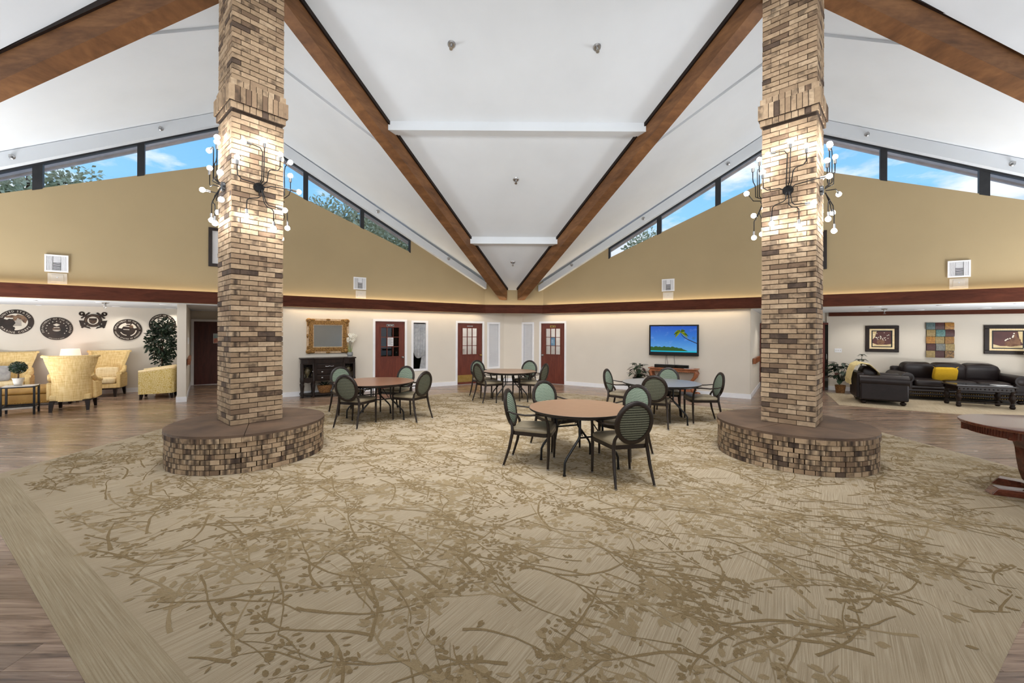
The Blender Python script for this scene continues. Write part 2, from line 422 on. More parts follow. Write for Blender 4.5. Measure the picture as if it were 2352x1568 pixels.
def print_mat(name):
    m, t, b = newmat(name)
    v = t.n('ShaderNodeTexVoronoi', {'Vector': t.coord(), 'Scale': 26.0}, feature='DISTANCE_TO_EDGE').outputs[0]
    n = t.noise(t.coord(), 9, 3)
    f = t.math('ADD', v, t.math('MULTIPLY', n, 0.1))
    setb(t, b, base=t.ramp(f, [(0.07, rgb(190, 158, 60)), (0.14, rgb(222, 204, 150))]), rough=0.9, spec=0.15)
    return m
M_PRINT = print_mat('fabric_yellow_print')
# glass: clear sheet with a faint reflection
def glass_mat(name, refl=0.06, tint=(1, 1, 1, 1)):
    m, t, b = newmat(name)
    out = m.node_tree.nodes['Material Output']
    tr = t.n('ShaderNodeBsdfTransparent', {0: tint}); gl = t.n('ShaderNodeBsdfGlossy', {'Roughness': 0.02})
    fc = t.n('ShaderNodeLayerWeight', {0: 0.5}).outputs['Facing']
    mx = t.n('ShaderNodeMixShader', {0: t.math('ADD', t.math('MULTIPLY', t.math('POWER', fc, 5.0), 0.6), 0.035), 1: tr.outputs[0], 2: gl.outputs[0]})
    t.link(mx.outputs[0], out.inputs[0])
    return m
M_GLASS = glass_mat('clear_glass')
M_DARKGLASS = pm('dark_glass', rgb(14, 15, 15), rgb(20, 21, 20), 2, rough=0.06, spec=0.5)
M_MIRROR = pm('mirror_silver', rgb(235, 238, 238), rgb(232, 235, 236), 2, rough=0.01, metal=1.0)
M_GILT = pm('gilt_carved', rgb(164, 124, 66), rgb(96, 64, 34), 34, rough=0.42, metal=0.45, bump=0.6, bscale=50)
M_GILTP = pm('gilt_pale', rgb(206, 180, 148), rgb(176, 146, 112), 20, rough=0.5, metal=0.2)
M_PAPER = pm('paper', rgb(222, 222, 222), rgb(200, 200, 202), 60, stretch=(1, 1, 9), rough=0.8)
M_INK = pm('ink_grey', rgb(92, 92, 96), rgb(82, 82, 86), 10, rough=0.8)
M_BLIND = pm('blind_white', rgb(224, 225, 228), rgb(216, 218, 222), 2, stretch=(1, 1, 40), rough=0.7)
M_CURTAIN = pm('curtain_grey', rgb(178, 178, 178), rgb(150, 150, 152), 12, rough=0.9)
M_ROOMIN = pm('inner_room_paint', rgb(208, 204, 200), rgb(190, 184, 178), 2, rough=0.9)
M_VOID = pm('shade_black', rgb(10, 10, 10), rgb(14, 14, 14), 2, rough=0.9)  # near-black colour stands in for shade in unlit depths
M_SEAL = pm('seal_dark_metal', rgb(30, 23, 19), rgb(52, 40, 32), 3, rough=0.4, metal=0.5, world=True)
M_SEALIN = pm('seal_cutout_cream', rgb(214, 205, 190), rgb(204, 195, 180), 6, rough=0.7)
M_BRONZE = pm('seal_bronze', rgb(126, 98, 74), rgb(70, 52, 40), 12, rough=0.4, metal=0.4)
# ---------------------------------------------------------------- floor, planks, carpet
def struct(mb, name, mat, smooth=None, parent=None, bevel=0):
    o = mb.obj(name, mat, parent, smooth, bevel)
    if parent is None: o['kind'] = 'structure'
    return o
floor = struct(MB().box(-20, 20, -9, 22, -0.1, 0.0), 'floor', M_FLOOR)
CARP = [(-6.05, 4.47), (-6.07, 7.95), (-1.65, 11.22), (1.42, 11.22), (6.1, 7.95), (6.12, 4.4), (-0.06, 0.55)]
def inside(poly, x, y):
    c = False; n = len(poly)
    for i in range(n):
        x1, y1 = poly[i]; x2, y2 = poly[(i + 1) % n]
        if (y1 > y) != (y2 > y) and x < (x2 - x1) * (y - y1) / (y2 - y1) + x1: c = not c
    return c
def edge_dist(poly, x, y):
    best = 1e9; n = len(poly)
    for i in range(n):
        a = Vector(poly[i]); b = Vector(poly[(i + 1) % n]); p = Vector((x, y))
        t_ = max(0, min(1, (p - a).dot(b - a) / (b - a).length_squared))
        best = min(best, (a + (b - a) * t_ - p).length)
    return best
# planks near the camera, one object each
pl_me = MB().box(0.001, 1.219, 0.001, 0.179, 0.0, 0.004).mesh('plank', M_PLANK)
npl = 0
for row in range(7, 46):
    y = row * 0.18
    off = ((row * 0.377) % 1.0) * 1.22
    for k in range(-9, 8):
        x = k * 1.22 - off
        cx, cy = x + 0.61, y + 0.09
        if cx > 8.6 or cx < -9.6: continue
        if abs(cx) > 1.35 * cy + 0.9: continue
        if (cx + 0.16) ** 2 + cy ** 2 > 8.6 ** 2: continue
        pts = [(x, y), (x + 1.22, y), (x, y + .18), (x + 1.22, y + .18), (cx, cy)]
        if all(inside(CARP, *q) for q in pts): continue
        if npl < 290:
            inst('plank', pl_me, floor, (x, y, 0)); npl += 1
carpet = MB().ext([(x, y, 0.0) for x, y in CARP], (0, 0, 0.005)).obj('carpet', M_CARPET)
tag(carpet, 'large beige carpet with twig and leaf pattern under the round tables', 'carpet')
# lined border strip on the near left edge
bw = 0.27
e0 = Vector((-6.05, 4.47)); e1 = Vector((-0.06, 0.55)); dr = (e1 - e0).normalized(); nr = Vector((-dr.y, dr.x))
q = [e0, e1, e1 + nr * bw * 1.02, e0 + nr * bw + dr * 0.16]
MB().ext([(p_.x, p_.y, 0.0045) for p_ in q], (0, 0, 0.0012)).obj('border_strip', M_CARPETB, carpet)
# twig and leaf pattern: thin pile shapes lying in the carpet
def twig_pattern(seed, dens, width, z):
    rnd = random.Random(seed); mb = MB()
    def zj(): return z + rnd.random() * 0.0012
    def ribbon(pts, w0, w1):
        vs = []; fs = []; zz = zj()
        n = len(pts)
        for i, p in enumerate(pts):
            a = pts[max(i - 1, 0)]; b = pts[min(i + 1, n - 1)]
            tx, ty = b[0] - a[0], b[1] - a[1]; L = math.hypot(tx, ty) or 1
            wv = (w0 + (w1 - w0) * i / (n - 1)) * rnd.uniform(0.8, 1.2) / 2
            vs += [(p[0] - ty / L * wv, p[1] + tx / L * wv, zz), (p[0] + ty / L * wv, p[1] - tx / L * wv, zz)]
        for i in range(n - 1): fs.append((2 * i + 1, 2 * i + 3, 2 * i + 2, 2 * i))
        mb.add(vs, fs)
    def leaf(x, y, a, l, w_):
        c, s_ = math.cos(a), math.sin(a); zz = zj()
        prof = [(0, 0), (0.25, 0.42), (0.55, 0.5), (0.85, 0.25), (1, 0), (0.85, -0.25), (0.55, -0.5), (0.25, -0.42)]
        mb.add([(x + c * u * l - s_ * v * w_, y + s_ * u * l + c * v * w_, zz) for u, v in prof], [tuple(range(8))[::-1]])
    def ok(x, y, m=0.05):
        if not inside(CARP, x, y) or edge_dist(CARP, x, y) < m: return False
        d_ = (Vector((x, y)) - e0).dot(nr)
        if d_ < bw + 0.04: return False
        if abs(x + 0.16) > 1.42 * y + 0.4: return False
        return True
    def twig(x, y, a, length, w0, depth):
        n = max(4, int(length / 0.055)); pts = [(x, y)]; curv = rnd.uniform(-1.5, 1.5)
        for i in range(n):
            a += curv * 0.055 * rnd.uniform(0.2, 1.8) + rnd.uniform(-0.13, 0.13)
            x += math.cos(a) * length / n; y += math.sin(a) * length / n
            if not ok(x, y): break
            pts.append((x, y))
            if depth < 2 and rnd.random() < 0.13 and i > 1:
                twig(x, y, a + rnd.choice((-1, 1)) * rnd.uniform(0.4, 0.9), length * rnd.uniform(0.3, 0.6), w0 * 0.62, depth + 1)
            if rnd.random() < (0.24 if depth == 0 else 0.42):
                k = rnd.randint(1, 5)
                for _ in range(k):
                    la = a + rnd.choice((-1, 1)) * rnd.uniform(0.3, 1.3); dd = rnd.uniform(0.015, 0.05)
                    lx, ly = x + math.cos(la) * dd, y + math.sin(la) * dd
                    if ok(lx, ly): leaf(lx, ly, la, rnd.uniform(0.025, 0.062) * width, rnd.uniform(0.014, 0.032) * width)
        if len(pts) > 3: ribbon(pts, w0, w0 * 0.35)
        if rnd.random() < 0.5 and ok(x, y, 0.1):
            for k in range(rnd.randint(4, 7)):
                la = rnd.uniform(0, 2 * PI); leaf(x + math.cos(la) * 0.02, y + math.sin(la) * 0.02, la, rnd.uniform(0.03, 0.055) * width, rnd.uniform(0.015, 0.028) * width)
    gx = -6.0
    while gx < 6.1:
        gy = 1.2
        while gy < 11.2:
            x = gx + rnd.uniform(0, dens); y = gy + rnd.uniform(0, dens)
            if ok(x, y):
                a = rnd.gauss(R(-20), R(28)) + (PI if rnd.random() < 0.5 else 0)
                twig(x, y, a, rnd.uniform(0.4, 0.95), rnd.uniform(0.012, 0.028), 0)
            gy += dens
        gx += dens
    return mb
twig_pattern(3, 0.33, 1.0, 0.0060).obj('twig_pattern', M_CARPETP, carpet, kind='stuff')
twig_pattern(11, 0.40, 1.45, 0.0056).obj('leaf_pattern', M_CARPETQ, carpet, kind='stuff')
# second rug in the sofa corner
rug = MB().ext([(7.54, 9.485, 0), (12.4, 6.35, 0), (14.6, 8.0, 0), (8.82, 11.55, 0)], (0, 0, 0.005)).obj('rug', M_CARPET)
tag(rug, 'beige patterned rug under the dark leather sofa and coffee table', 'rug')

# ---------------------------------------------------------------- lower walls with openings
def wall_strip(name, sd, s0, s1, z0, z1, d0, d1, holes, mat):
    """box wall between stations s0..s1; holes = (sa, sb, za, zb)"""
    mb = MB()
    ss = sorted({s0, s1} | {h[0] for h in holes} | {h[1] for h in holes})
    for a, b in zip(ss, ss[1:]):
        hs = [h for h in holes if h[0] < (a + b) / 2 < h[1]]
        zs = sorted({z0, z1} | {h[2] for h in hs} | {h[3] for h in hs})
        for c, d_ in zip(zs, zs[1:]):
            if any(h[2] < (c + d_) / 2 < h[3] for h in hs): continue
            P = [wp(sd, a, d0, c), wp(sd, b, d0, c), wp(sd, b, d1, c), wp(sd, a, d1, c)]
            mb.hexa([tuple(p) for p in P] + [tuple(p + Vector((0, 0, d_ - c))) for p in P])
    return struct(mb, name, mat)
H_L = [(3.856, 4.707, -0.01, 1.975), (3.20, 3.60, 0.56, 1.955), (1.273, 2.163, -0.01, 1.97), (0.66, 1.04, 0.52, 1.955)]
H_R = [(1.018, 1.868, -0.01, 1.98), (0.33, 0.70, 0.52, 1.955)]
wall_strip('wall_left', -1, 0.42, 7.02, 0, 2.32, -0.12, 0.0, H_L, M_WALL)
wall_strip('wall_right', 1, 0.26, 7.01, 0, 2.32, -0.12, 0.0, H_R, M_WALL)
pL, pR = wp(-1, 0.45), wp(1, 0.29)
struct(MB().hexa([tuple(pL), tuple(pR), tuple(pR + Vector((0.02, .12, 0))), tuple(pL + Vector((-0.02, .12, 0)))] + [tuple(p + Vector((0, 0, 2.32))) for p in (pL, pR, pR + Vector((0.02, .12, 0)), pL + Vector((-0.02, .12, 0)))]), 'wall_far', M_WALL)
# ---------------------------------------------------------------- upper gable walls
SA = {-1: 7.96, 1: 7.86}; W0_ = {-1: 3.664, 1: 3.277}
def sill(sd, s): return 5.67 - 0.385 * abs(s - SA[sd])
def head(sd, s): return 6.60 - 0.52 * abs(s - SA[sd])
def gz(sd, s, d): return 6.88 - 0.52 * abs(s - SA[sd]) + 0.07 * d     # gable ceiling height (s is the measured station)
def up(sd, s, d, z): return wp(sd, uw(s, 0.1), d, z)
for sd, nm in ((-1, 'wall_left_upper'), (1, 'wall_right_upper')):
    a, w0 = SA[sd], W0_[sd]; w1 = 2 * a - w0; s0 = 1.18 if sd < 0 else 1.08; s1 = 15.6
    pts = [(s0, ZB + 0.001), (s0, head(sd, s0) + .25), (w0, head(sd, w0) + .25), (w0, sill(sd, w0)), (a, sill(sd, a)), (w1, sill(sd, w1)), (w1, head(sd, w1) + .25), (s1, head(sd, s1) + .25), (s1, ZB + 0.001)]
    P = [up(sd, s, 0.1, z) for s, z in pts]
    n = up(sd, 5, -0.06, 0) - up(sd, 5, 0.1, 0)
    struct(MB().ext(P, n), nm, M_TAN)
pL, pR = up(-1, 1.18, .1, 0), up(1, 1.08, .1, 0)
off = Vector((0, 0.12, 0))
struct(MB().hexa([tuple(p + Vector((0, 0, ZB))) for p in (pL, pR, pR + off, pL + off)] + [tuple(p + Vector((0, 0, 3.6))) for p in (pL, pR, pR + off, pL + off)]), 'wall_far_upper', M_TAN)
# underside of the far corner
c1_, c2_ = wp(-1, 0.45), wp(1, 0.29)
struct(MB().ext([tuple(p + Vector((0, 0, ZB + .004))) for p in (pL, pR, c2_, c1_)], (0, 0, 0.05)), 'ceiling_soffit_far', M_WALL)
# ---------------------------------------------------------------- clerestory windows, cornices, eaves
mull = {-1: [5.03, 6.43, 9.62, 11.14], 1: [4.73, 6.21, 9.47, 10.99]}
mw = {-1: [.10, .11, .12, .14], 1: [.12, .13, .12, .15]}
wi = 1
for sd in (-1, 1):
    a, w0 = SA[sd], W0_[sd]; w1 = 2 * a - w0
    win = thing('window_%d' % wi, None, None, (0, 0, 0), kind='structure'); wi += 1
    # frame: head member, end members and mullions
    hm = MB()
    for s_a, s_b in ((w0, a), (a, w1)):
        P = [up(sd, s_a, 0.03, head(sd, s_a)), up(sd, s_b, 0.03, head(sd, s_b)), up(sd, s_b, 0.03, head(sd, s_b) + .04), up(sd, s_a, 0.03, head(sd, s_a) + .04)]
        P[0].z -= .045; P[1].z -= .045
        hm.ext(P, up(sd, 5, 0.11, 0) - up(sd, 5, 0.03, 0))
    hm.obj('head_frame', M_MULL, win)
    stops = [w0 + .02] + mull[sd] + [w1 - .02]; wid = [.05] + mw[sd] + [.05]
    for s_, w_ in zip(stops, wid):
        P = [up(sd, s_ - w_ / 2, 0.02, sill(sd, s_ - w_ / 2) - .02), up(sd, s_ + w_ / 2, 0.02, sill(sd, s_ + w_ / 2) - .02), up(sd, s_ + w_ / 2, 0.02, head(sd, s_ + w_ / 2)), up(sd, s_ - w_ / 2, 0.02, head(sd, s_ - w_ / 2))]
        MB().ext(P, up(sd, 5, 0.105, 0) - up(sd, 5, 0.02, 0)).obj('mullion', M_MULL, win)
    for s_a, s_b, wa, wb in zip(stops, stops[1:], wid, wid[1:]):
        l, r = s_a + wa / 2, s_b - wb / 2
        ks = [l, r] if not (l < a < r) else [l, a, r]
        P = [up(sd, k, 0.04, sill(sd, k) - .01) for k in ks] + [up(sd, k, 0.04, head(sd, k)) for k in ks[::-1]]
        MB().ext(P, (up(sd, 5, 0.048, 0) - up(sd, 5, 0.04, 0))).obj('pane', M_GLASS, win)
    # cornice board
    cb = MB(); s0 = 1.19 if sd < 0 else 0.97
    for s_a, s_b in ((s0, a), (a, 15.4)):
        P = [up(sd, s_a, 0.1, head(sd, s_a) - .0), up(sd, s_b, 0.1, head(sd, s_b)), up(sd, s_b, 0.1, head(sd, s_b) + .285), up(sd, s_a, 0.1, head(sd, s_a) + (.285 if s_a > 2 else .20))]
        cb.ext(P, up(sd, 5, 0.24, 0) - up(sd, 5, 0.1, 0))
    struct(cb, 'trim_%d' % (1 if sd < 0 else 2), M_WHITE)
    # roof eave outside the glass
    M_EAVE = bpy.data.materials.get('eave_board') or pm('eave_board', rgb(226, 216, 214), rgb(212, 202, 202), 8, rough=0.8)
    ev = MB()
    for s_a, s_b in ((w0 - 1, a), (a, w1 + 1)):
        P = [up(sd, s_a, -.6, head(sd, s_a) + .11), up(sd, s_b, -.6, head(sd, s_b) + .11), up(sd, s_b, -.6, head(sd, s_b) + .4), up(sd, s_a, -.6, head(sd, s_a) + .4)]
        ev.ext(P, up(sd, 5, -.66, 0) - up(sd, 5, -.6, 0))
        P = [up(sd, s_a, -0.06, head(sd, s_a) + .10), up(sd, s_b, -0.06, head(sd, s_b) + .10), up(sd, s_b, -.6, head(sd, s_b) + .16), up(sd, s_a, -.6, head(sd, s_a) + .16)]
        ev.ext(P, (0, 0, 0.05))
    struct(ev, 'trim_%d' % (3 if sd < 0 else 4), M_EAVE)
# ---------------------------------------------------------------- ceilings
CLp, CRp = Vector((-3.74, 5.6)), Vector((3.72, 5.6))
ELp, ERp = Vector((-0.30, 13.35)), Vector((0.10, 13.35))
def zcen(y): return 3.06 + 0.534 * (13.33 - y)
def slab(pts, th=0.12): return MB().ext(pts, (0, 0, th))
struct(slab([(ELp.x - .1, 13.45, zcen(13.45)), (ERp.x + .1, 13.45, zcen(13.45)), (CRp.x + .15, CRp.y, zcen(CRp.y)), (CLp.x - .15, CLp.y, zcen(CLp.y))]), 'ceiling_far', M_WHITE)
def st(sd, P):   # measured station and depth of a plan point
    n = Vector((-sd * ST, -CT)); tt = Vector((sd * CT, -ST)); q_ = Vector((P[0], P[1])) - Vector((0, YC))
    return q_.dot(tt) - 0.063, q_.dot(n)
for sd, nm, Cp, Ep in ((-1, 'ceiling_left', CLp, ELp), (1, 'ceiling_right', CRp, ERp)):
    sC, dC = st(sd, Cp); a = SA[sd]
    E_s, E_d = st(sd, Ep)
    def gp(s, d): return tuple(up(sd, s, d, gz(sd, s, d)))
    mb = MB()
    mb.ext([gp(E_s + .12, 0.05), gp(a, 0.05), gp(a, dC + .1), gp(sC + .10, dC + .1)], (0, 0, .12))
    mb.ext([gp(a, 0.05), gp(15.4, 0.05), gp(sC + .5, dC + .1), gp(a, dC + .1)], (0, 0, .12))
    struct(mb, nm, M_WHITE)
    # shallow dropped band that runs round the gable bay
    bb = MB()
    for s_a, s_b in ((4.4, a), (a, 10.9)):
        A_ = [up(sd, s_a, 2.72, gz(sd, s_a, 2.72) + .02), up(sd, s_b, 2.72, gz(sd, s_b, 2.72) + .02), up(sd, s_b, 3.02, gz(sd, s_b, 3.02) + .02), up(sd, s_a, 3.02, gz(sd, s_a, 3.02) + .02)]
        lo_ = [p - Vector((0, 0, .075)) for p in A_]
        bb.hexa([tuple(p) for p in lo_] + [tuple(p) for p in A_])
    struct(bb, 'trim_%d' % (5 if sd < 0 else 6), M_WHITE)
# side sector above the outer beams, and the rest of the hall roof behind the camera
def zside(sd, x, y): return 3.06 + 0.534 * (14.23 - ((x + .1) * sd * math.sin(R(60)) + (y + .9) * 0.5))
back = MB()
for sd, Cp in ((-1, CLp), (1, CRp)):
    C2 = up(sd, 15.2, 0.1, 0); Pn = (sd * 7.35, -0.9)
    back.ext([(Cp.x, Cp.y, zside(sd, Cp.x, Cp.y)), (C2.x, C2.y, zside(sd, C2.x, C2.y)), (Pn[0], Pn[1], zside(sd, *Pn))], (0, 0, .1))
    back.ext([(Pn[0], Pn[1], 7.28), (C2.x, C2.y, zside(sd, C2.x, C2.y)), (C2.x, -8, 3.1)], (0, 0, .1))
    back.ext([(Pn[0], Pn[1], 7.28), (C2.x, -8, 3.1), (Pn[0], -8, 7.28)], (0, 0, .1))
back.ext([(CLp.x - .2, CLp.y, 7.22), (CRp.x + .2, CRp.y, 7.22), (7.5, -.9, 7.3), (7.5, -8, 7.3), (-7.5, -8, 7.3), (-7.5, -.9, 7.3)], (0, 0, .1))
struct(back, 'ceiling_back', M_WHITE)
bw_ = MB()
bw_.box(-13.5, 13.5, -8.2, -8.0, 2.3, 7.4)
struct(MB().box(-13.5, 13.5, -8.18, -8.0, 0, 2.3), 'wall_back_lower', M_WALL)
struct(MB().box(-13.5, 13.5, -7.98, -7.9, 2.3, 2.57), 'trim_13', M_FASCIA)
for sd in (-1, 1):
    C2 = up(sd, 15.6, 0.1, 0)
    x0, x1 = sorted((C2.x + sd * 0.0, C2.x + sd * .2))
    bw_.box(x0, x1, -8.0, C2.y, 2.3, 7.4)
struct(bw_, 'wall_back', M_TAN)
# ---------------------------------------------------------------- dropped boxes across the far roof slope
for y0, dr_, wd, k in ((8.10, .175, .22, 7), (11.07, .185, .27, 8)):
    def vx(sd, y):
        E_, C_ = (ELp, CLp) if sd < 0 else (ERp, CRp)
        return E_.x + (C_.x - E_.x) * (E_.y - y) / (E_.y - C_.y)
    xl, xr = vx(-1, y0) - .02, vx(1, y0) + .02
    zt0, zt1 = zcen(y0) + .03, zcen(y0 + wd) + .03; zb = zcen(y0) - dr_
    prof = [(y0 - .0, zt0), (y0, zb), (y0 + wd, zb), (y0 + wd, zt1)]
    struct(MB().ext([(xl, y, z) for y, z in prof], (xr - xl, 0, 0)), 'trim_%d' % k, M_WHITE)
# ---------------------------------------------------------------- sloping timber beams
def beam(label, A, B, zA, zB, b, h, side):
    """A, B plan points of the visible face line; the beam extends b to the given side of A->B"""
    A = Vector(A); B = Vector(B); d_ = (B - A).normalized(); nn = Vector((-d_.y, d_.x)) * side
    root = thing('roof_beam', label, 'beam')
    def sec(w0, w1, lo, hi):
        P = []
        for (pt, zz) in ((A, zA), (B, zB)):
            P.append([(pt.x + nn.x * w0, pt.y + nn.y * w0, zz - lo), (pt.x + nn.x * w1, pt.y + nn.y * w1, zz - lo), (pt.x + nn.x * w1, pt.y + nn.y * w1, zz + hi), (pt.x + nn.x * w0, pt.y + nn.y * w0, zz + hi)])
        return MB().add(P[0] + P[1], [(0, 1, 2, 3)[::-1], (4, 5, 6, 7), (0, 1, 5, 4), (1, 2, 6, 5), (2, 3, 7, 6), (3, 0, 4, 7)])
    sec(0.0, b, h, 0.25).obj('timber', M_BEAM, root)
    sec(-0.035, b + .035, 0.05, 0.22).obj('cap_strip', M_ESP, root)
    return root
def zc_at(P): return zcen(P.y)
beam('dark timber roof beam falling from the left brick column to the far corner', ELp + Vector((0.03, -0.1)), CLp, zc_at(ELp + Vector((0, -.1))) + .0, zc_at(CLp) - .02, .25, .37, -1)
beam('dark timber roof beam falling from the right brick column to the far corner', ERp + Vector((-0.03, -.1)), CRp, zc_at(ERp + Vector((0, -.1))), zc_at(CRp) - .02, .25, .37, 1)
for sd, Cp, lab in ((-1, CLp, 'timber roof beam running out left from the left brick column'), (1, CRp, 'timber roof beam running out right from the right brick column')):
    C2 = up(sd, 15.0, 0.1, 0)
    A_ = Cp; B_ = Vector((C2.x, C2.y))
    beam(lab, A_, B_, 7.09, 3.35, .27, .42, -1 if sd < 0 else 1)
# ---------------------------------------------------------------- fascia with cove lights
def band(mb, sd, s0, s1, d0, d1, z0, z1):
    P = [wp(sd, s0, d0, z0), wp(sd, s1, d0, z0), wp(sd, s1, d1, z0), wp(sd, s0, d1, z0)]
    return mb.hexa([tuple(p) for p in P] + [tuple(p + Vector((0, 0, z1 - z0))) for p in P])
for sd, k in ((-1, 9), (1, 10)):
    s0 = uw(1.23, .1) if sd < 0 else uw(1.13, .1)
    struct(band(MB(), sd, s0 - .01, 15.6, 0.19, 0.24, ZB - .003, ZT), 'trim_%d' % k, M_FASCIA)
    led = band(MB(), sd, s0 + .1, 15.4, 0.135, 0.165, ZT - .09, ZT - .08).obj('cove_light', M_LED)
    tag(led, 'warm cove light strip along the top of the %s mahogany fascia' % ('left' if sd < 0 else 'right'), 'light')
    led = band(MB(), sd, s0 + .1, 6.9, 0.135, 0.165, ZB + .03, ZB + .04).obj('cove_light', M_LED)
    tag(led, 'warm cove light strip washing down the cream wall on the %s' % ('left' if sd < 0 else 'right'), 'light')
pL, pR = wp(-1, uw(1.23, .1), .24), wp(1, uw(1.13, .1), .24); pl2, pr2 = wp(-1, uw(1.23, .1), .19), wp(1, uw(1.13, .1), .19)
struct(MB().hexa([tuple(p + Vector((0, 0, ZB - .003))) for p in (pL, pR, pr2, pl2)] + [tuple(p + Vector((0, 0, ZT))) for p in (pL, pR, pr2, pl2)]), 'trim_11', M_FASCIA)
led = MB().hexa([tuple(p + Vector((0, 0, ZT - .09))) for p in (pl2 + Vector((.1, .03, 0)), pr2 + Vector((-.1, .03, 0)), pr2 + Vector((-.1, .05, 0)), pl2 + Vector((.1, .05, 0)))] + [tuple(p + Vector((0, 0, ZT - .08))) for p in (pl2 + Vector((.1, .03, 0)), pr2 + Vector((-.1, .03, 0)), pr2 + Vector((-.1, .05, 0)), pl2 + Vector((.1, .05, 0)))]).obj('cove_light', M_LED)
tag(led, 'short warm cove light strip above the fascia in the far corner', 'light')
# ---------------------------------------------------------------- side corners: back walls, soffits, posts
for sd, nm, dd, sA, sB in ((-1, 'left', -3.1, 9.3, 18.5), (1, 'right', -3.3, 8.9, 18.5)):
    struct(band(MB(), sd, sA, sB, dd - .12, dd, 0, 2.32), 'wall_%s_lounge' % nm, M_WALL)
    struct(band(MB(), sd, 7.0, 18.5, -4.4, 0.20, ZB + .003, ZB + .06), 'ceiling_%s_lounge' % nm, M_WHITE)
    struct(band(MB(), sd, 18.3, 18.5, dd, 2.0, 0, 2.3), 'wall_%s_end' % nm, M_WALL)
    struct(band(MB(), sd, sA + .02, 18.3, dd, dd + .014, 0, .12), 'baseboard_%s_lounge' % nm, M_TRIM)
struct(band(MB(), -1, 6.9, 9.5, -4.3, -4.15, 0, 2.32), 'wall_left_corridor', M_WALL)
struct(band(MB(), -1, 6.9, 7.02, -4.2, -.12, 0, 2.32), 'wall_left_passage', M_WALL)
mb = MB()
mb.hexa([tuple(wp(-1, s, d, 0)) for s, d in ((8.96, -.42), (9.13, -.42), (9.43, -4.2), (9.27, -4.2))] + [tuple(wp(-1, s, d, 2.32)) for s, d in ((8.96, -.42), (9.13, -.42), (9.43, -4.2), (9.27, -4.2))])
struct(mb, 'wall_left_post', M_WALL)
mb = MB()
mb.hexa([tuple(wp(-1, s, d, 0)) for s, d in ((8.945, -.405), (9.145, -.405), (9.445, -4.1), (9.255, -4.1))] + [tuple(wp(-1, s, d, .12)) for s, d in ((8.945, -.405), (9.145, -.405), (9.445, -4.1), (9.255, -4.1))])
struct(mb, 'baseboard_left_post', M_TRIM)
mb = MB()
q4 = ((6.99, -.02), (7.02, -.0), (7.2, -3.4), (7.05, -3.4))
mb.hexa([tuple(wp(1, s, d, 0)) for s, d in q4] + [tuple(wp(1, s, d, 2.32)) for s, d in q4]); struct(mb, 'wall_right_passage', M_WALL)
q4 = ((7.00, -.0), (7.034, .0), (7.214, -3.3), (7.17, -3.3))
mb = MB(); mb.hexa([tuple(wp(1, s, d, 0)) for s, d in q4] + [tuple(wp(1, s, d, .12)) for s, d in q4]); struct(mb, 'baseboard_right_passage', M_TRIM)
struct(band(MB(), 1, 7.0, 9.0, -3.44, -3.34, 0, 2.32), 'wall_right_corridor', M_WALL)
# brown band at the top of the right lounge wall
struct(band(MB(), 1, 8.95, 18.3, -3.3, -3.25, 2.19, 2.302), 'trim_12', M_FASCIA)
# baseboards on the main lower walls
def bases(sd, nm, segs):
    mb = MB()
    for a, b in segs: band(mb, sd, a, b, 0, .014, 0, .12)
    struct(mb, 'baseboard_%s' % nm, M_TRIM)
bases(-1, 'left', ((.42, 1.21), (2.225, 3.79), (4.77, 7.02)))
bases(1, 'right', ((.27, .955), (1.93, 7.01)))
pL, pR = wp(-1, .45, .014), wp(1, .29, .014)
a_, b_ = wp(-1, .45), wp(1, .29)
struct(MB().hexa([tuple(p) for p in (pL - Vector((0, 0, 0)), pR, b_, a_)] + [tuple(p + Vector((0, 0, .12))) for p in (pL, pR, b_, a_)]), 'baseboard_far', M_TRIM)
